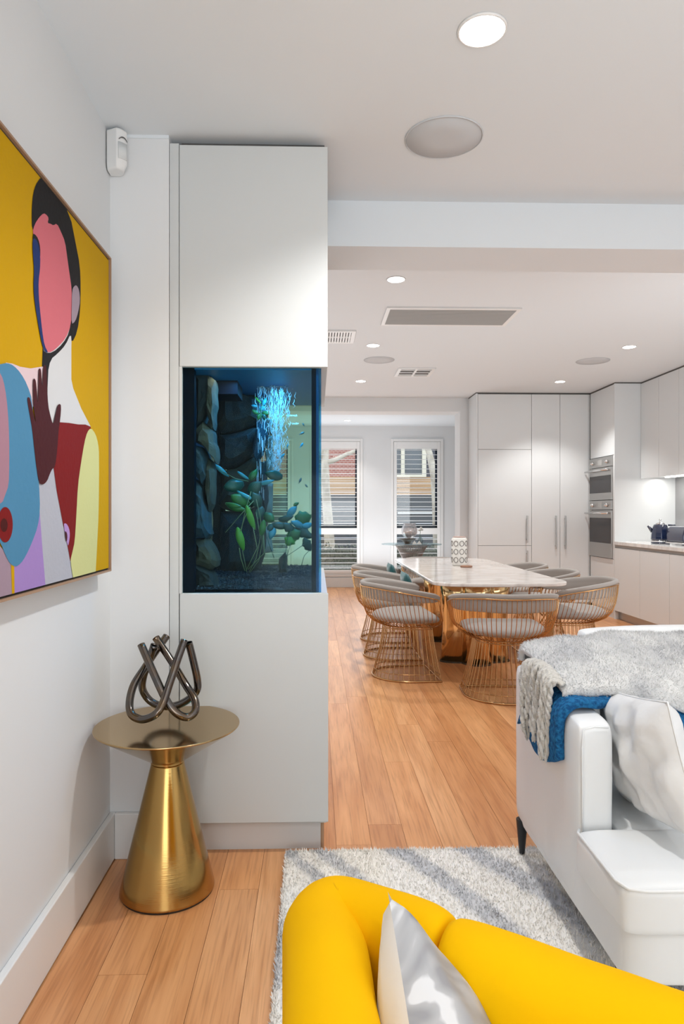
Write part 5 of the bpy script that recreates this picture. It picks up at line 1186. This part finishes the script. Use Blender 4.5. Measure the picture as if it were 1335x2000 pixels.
# blue knitted blanket below it
bs = [
    (0.700, [(2.375, 0.507), (2.34, 0.525), (2.27, 0.51), (2.16, 0.48), (2.05, 0.495), (1.965, 0.53)]),
    (0.696, [(2.29, 0.60), (2.27, 0.605), (2.22, 0.60), (2.16, 0.585), (2.06, 0.59), (1.965, 0.60)]),
    (0.700, [(2.24, 0.684), (2.22, 0.684), (2.20, 0.680), (2.18, 0.672), (2.09, 0.672), (1.955, 0.666)]),
    (0.735, [(2.33, 0.722), (2.30, 0.722), (2.25, 0.714), (2.18, 0.703), (2.09, 0.712), (1.95, 0.702)]),
    (0.82, [(2.46, 0.738), (2.36, 0.733), (2.28, 0.724), (2.18, 0.712), (2.09, 0.714), (1.965, 0.702)]),
    (0.90, [(2.46, 0.745), (2.36, 0.740), (2.28, 0.733), (2.18, 0.722), (2.09, 0.712), (2.01, 0.695)]),
    (1.00, [(2.46, 0.755), (2.36, 0.752), (2.28, 0.745), (2.18, 0.730), (2.09, 0.712), (2.00, 0.68)]),
    (1.10, [(2.46, 0.755), (2.36, 0.752), (2.28, 0.745), (2.18, 0.720), (2.07, 0.680), (1.99, 0.62)]),
    (1.22, [(2.46, 0.755), (2.36, 0.752), (2.28, 0.745), (2.18, 0.700), (2.07, 0.63), (1.99, 0.55)])]
kb = drape('knitted_blanket', 'dark blue knitted blanket hanging over the sofa arm under the grey throw', KNIT, bs, 0.026, seed=5, amp=0.008)

# ------------------------------------------------------------------ yellow armchair
t = thing('armchair', 'yellow velvet tub armchair in the foreground, back to the rug', 'armchair', (0.33, 0.62, 0.0))
ZR = 0.661
def shell(name, path, th_, ztop, zbot, seed, cap=True, lean=0.0, bulge=0.010):
    """thick rounded wall swept along a plan path; path runs with the room side on its right"""
    Pn = crom([Vector((a, b_, 0)) for a, b_ in path], 10); n = len(Pn); prof = []
    M = 14
    for k in range(M + 1): a_ = PI * k / M; prof.append((math.cos(a_), math.sin(a_), 1))       # rounded top
    prof = [(1, -1, 0), (1, -0.66, 0), (1, -0.33, 0)] + prof + [(-1, -0.33, 0), (-1, -0.66, 0), (-1, -1, 0)]
    b = MB(); vs = []
    L = [0]
    for i in range(1, n): L.append(L[-1] + (Pn[i] - Pn[i - 1]).length)
    for i, p in enumerate(Pn):
        tg = (Pn[min(n - 1, i + 1)] - Pn[max(0, i - 1)]).normalized(); nm = Vector((tg.y, -tg.x, 0))
        e_ = min(1, min(L[i], L[-1] - L[i]) / 0.05) if cap else 1; e_ = math.sqrt(max(0.0, 1 - (1 - e_) ** 2)) * 0.22 + 0.78
        for cx_, cz_, top_ in prof:
            h_ = th_ / 2 * e_
            if top_: z_ = ztop - th_ / 2 + cz_ * th_ / 2 * (0.9 + 0.1 * e_) - (1 - e_) * 0.03; f = 1.0
            else: z_ = zbot + (ztop - th_ / 2 - zbot) * (1 + cz_); f = 1.0
            dep = (ztop - z_); xx = cx_ * h_
            # inner face swells a little and leans
            if cx_ > 0: xx += bulge * math.sin(min(PI, dep * 8)) + lean * dep
            q = p + nm * xx; w_ = noise.noise(Vector((q.x * 9 + seed, q.y * 9, z_ * 9))) * 0.0025
            vs.append((q.x + w_, q.y + w_, z_ + w_))
    m_ = len(prof)
    b.add(vs, [(i * m_ + k, (i + 1) * m_ + k, (i + 1) * m_ + k + 1, i * m_ + k + 1) for i in range(n - 1) for k in range(m_ - 1)] + [tuple(range(m_)), tuple((n - 1) * m_ + k for k in range(m_))])
    return build(name, b, YELLOW, t, smooth=True)
# right-hand side of the path faces the seat (towards the camera)
h2 = 0.058
side = [(0.020, 0.30), (0.018, 0.55), (0.017, 0.82), (0.012, 0.985), (0.010, 1.050), (0.038, 1.078), (0.12, 1.036), (0.186, 0.978)]
back = [(0.190, 0.972), (0.26, 0.922), (0.36, 0.850), (0.48, 0.772), (0.60, 0.685), (0.70, 0.59)]
arm2 = [(0.70, 0.575), (0.74, 0.50), (0.74, 0.40), (0.70, 0.20), (0.66, 0.05)]
shell('side_panel', side, 0.116, ZR + 0.008, 0.16, 1, lean=0.05)
shell('back_panel', back, 0.116, ZR + 0.010, 0.16, 2, lean=0.05, bulge=0.016)
shell('side_panel', arm2, 0.116, ZR + 0.008, 0.16, 3, lean=0.05)
b = MB(); pl_ = [(0.07, 0.22), (0.64, 0.02), (0.69, 0.45), (0.62, 0.58), (0.40, 0.74), (0.18, 0.90), (0.08, 0.95), (0.06, 0.80)]
b.prism(pl_, 0.26, 0.40); build('seat', b, YELLOW, t, bevel=0.03, seg=4)
for x_, y_ in ((0.05, 0.40), (0.07, 0.95), (0.66, 0.52), (0.62, 0.12)): build('leg', MB().lathe([(0.012, 0.021), (0.02, 0.165)], x_, y_, 16), LEG, t)

# silver printed cushion in the corner of the armchair
SILV = mat('silver_print', (0.42, 0.42, 0.43), 0.45, spec=0.4)
nt = SILV.node_tree; tc = nt.nodes.new('ShaderNodeTexCoord'); nz = nt.nodes.new('ShaderNodeTexNoise'); nz.inputs['Scale'].default_value = 6; nz.inputs['Detail'].default_value = 1.5; nz.inputs['Distortion'].default_value = 3.2
cr = nt.nodes.new('ShaderNodeValToRGB'); e = cr.color_ramp.elements; e[0].position = 0.36; e[0].color = (0.30, 0.30, 0.315, 1); e[1].position = 0.60; e[1].color = (0.68, 0.68, 0.69, 1)
q = e.new(0.55); q.color = (0.44, 0.44, 0.45, 1)
nt.links.new(tc.outputs['Object'], nz.inputs[0]); nt.links.new(nz.outputs[0], cr.inputs[0]); nt.links.new(cr.outputs[0], nt.nodes['Principled BSDF'].inputs['Base Color'])
WHT = mat('cushion_back_white', (0.78, 0.76, 0.74), 0.6, sheen=0.3, bump=(12, 0.3))
T_ = Vector((0.098, 0.93, 0.733)); Nn = Vector((0.125, 0.56, 0.47)); Fr = Vector((0.265, 0.99, 0.42)); 
Cc = (Nn + Fr) / 2; A_ = (Fr - T_) / 2; B_ = (T_ - Nn) / 2
Nv = (Fr - T_).cross(Nn - T_).normalized()
if Nv.x < 0: Nv = -Nv
pillow('cushion', 'silver and white cushion with a liquid print standing in the yellow armchair', Cc, A_, B_, Nv, 0.092, SILV, 0.06, 0.012, 3.0, m2=WHT)
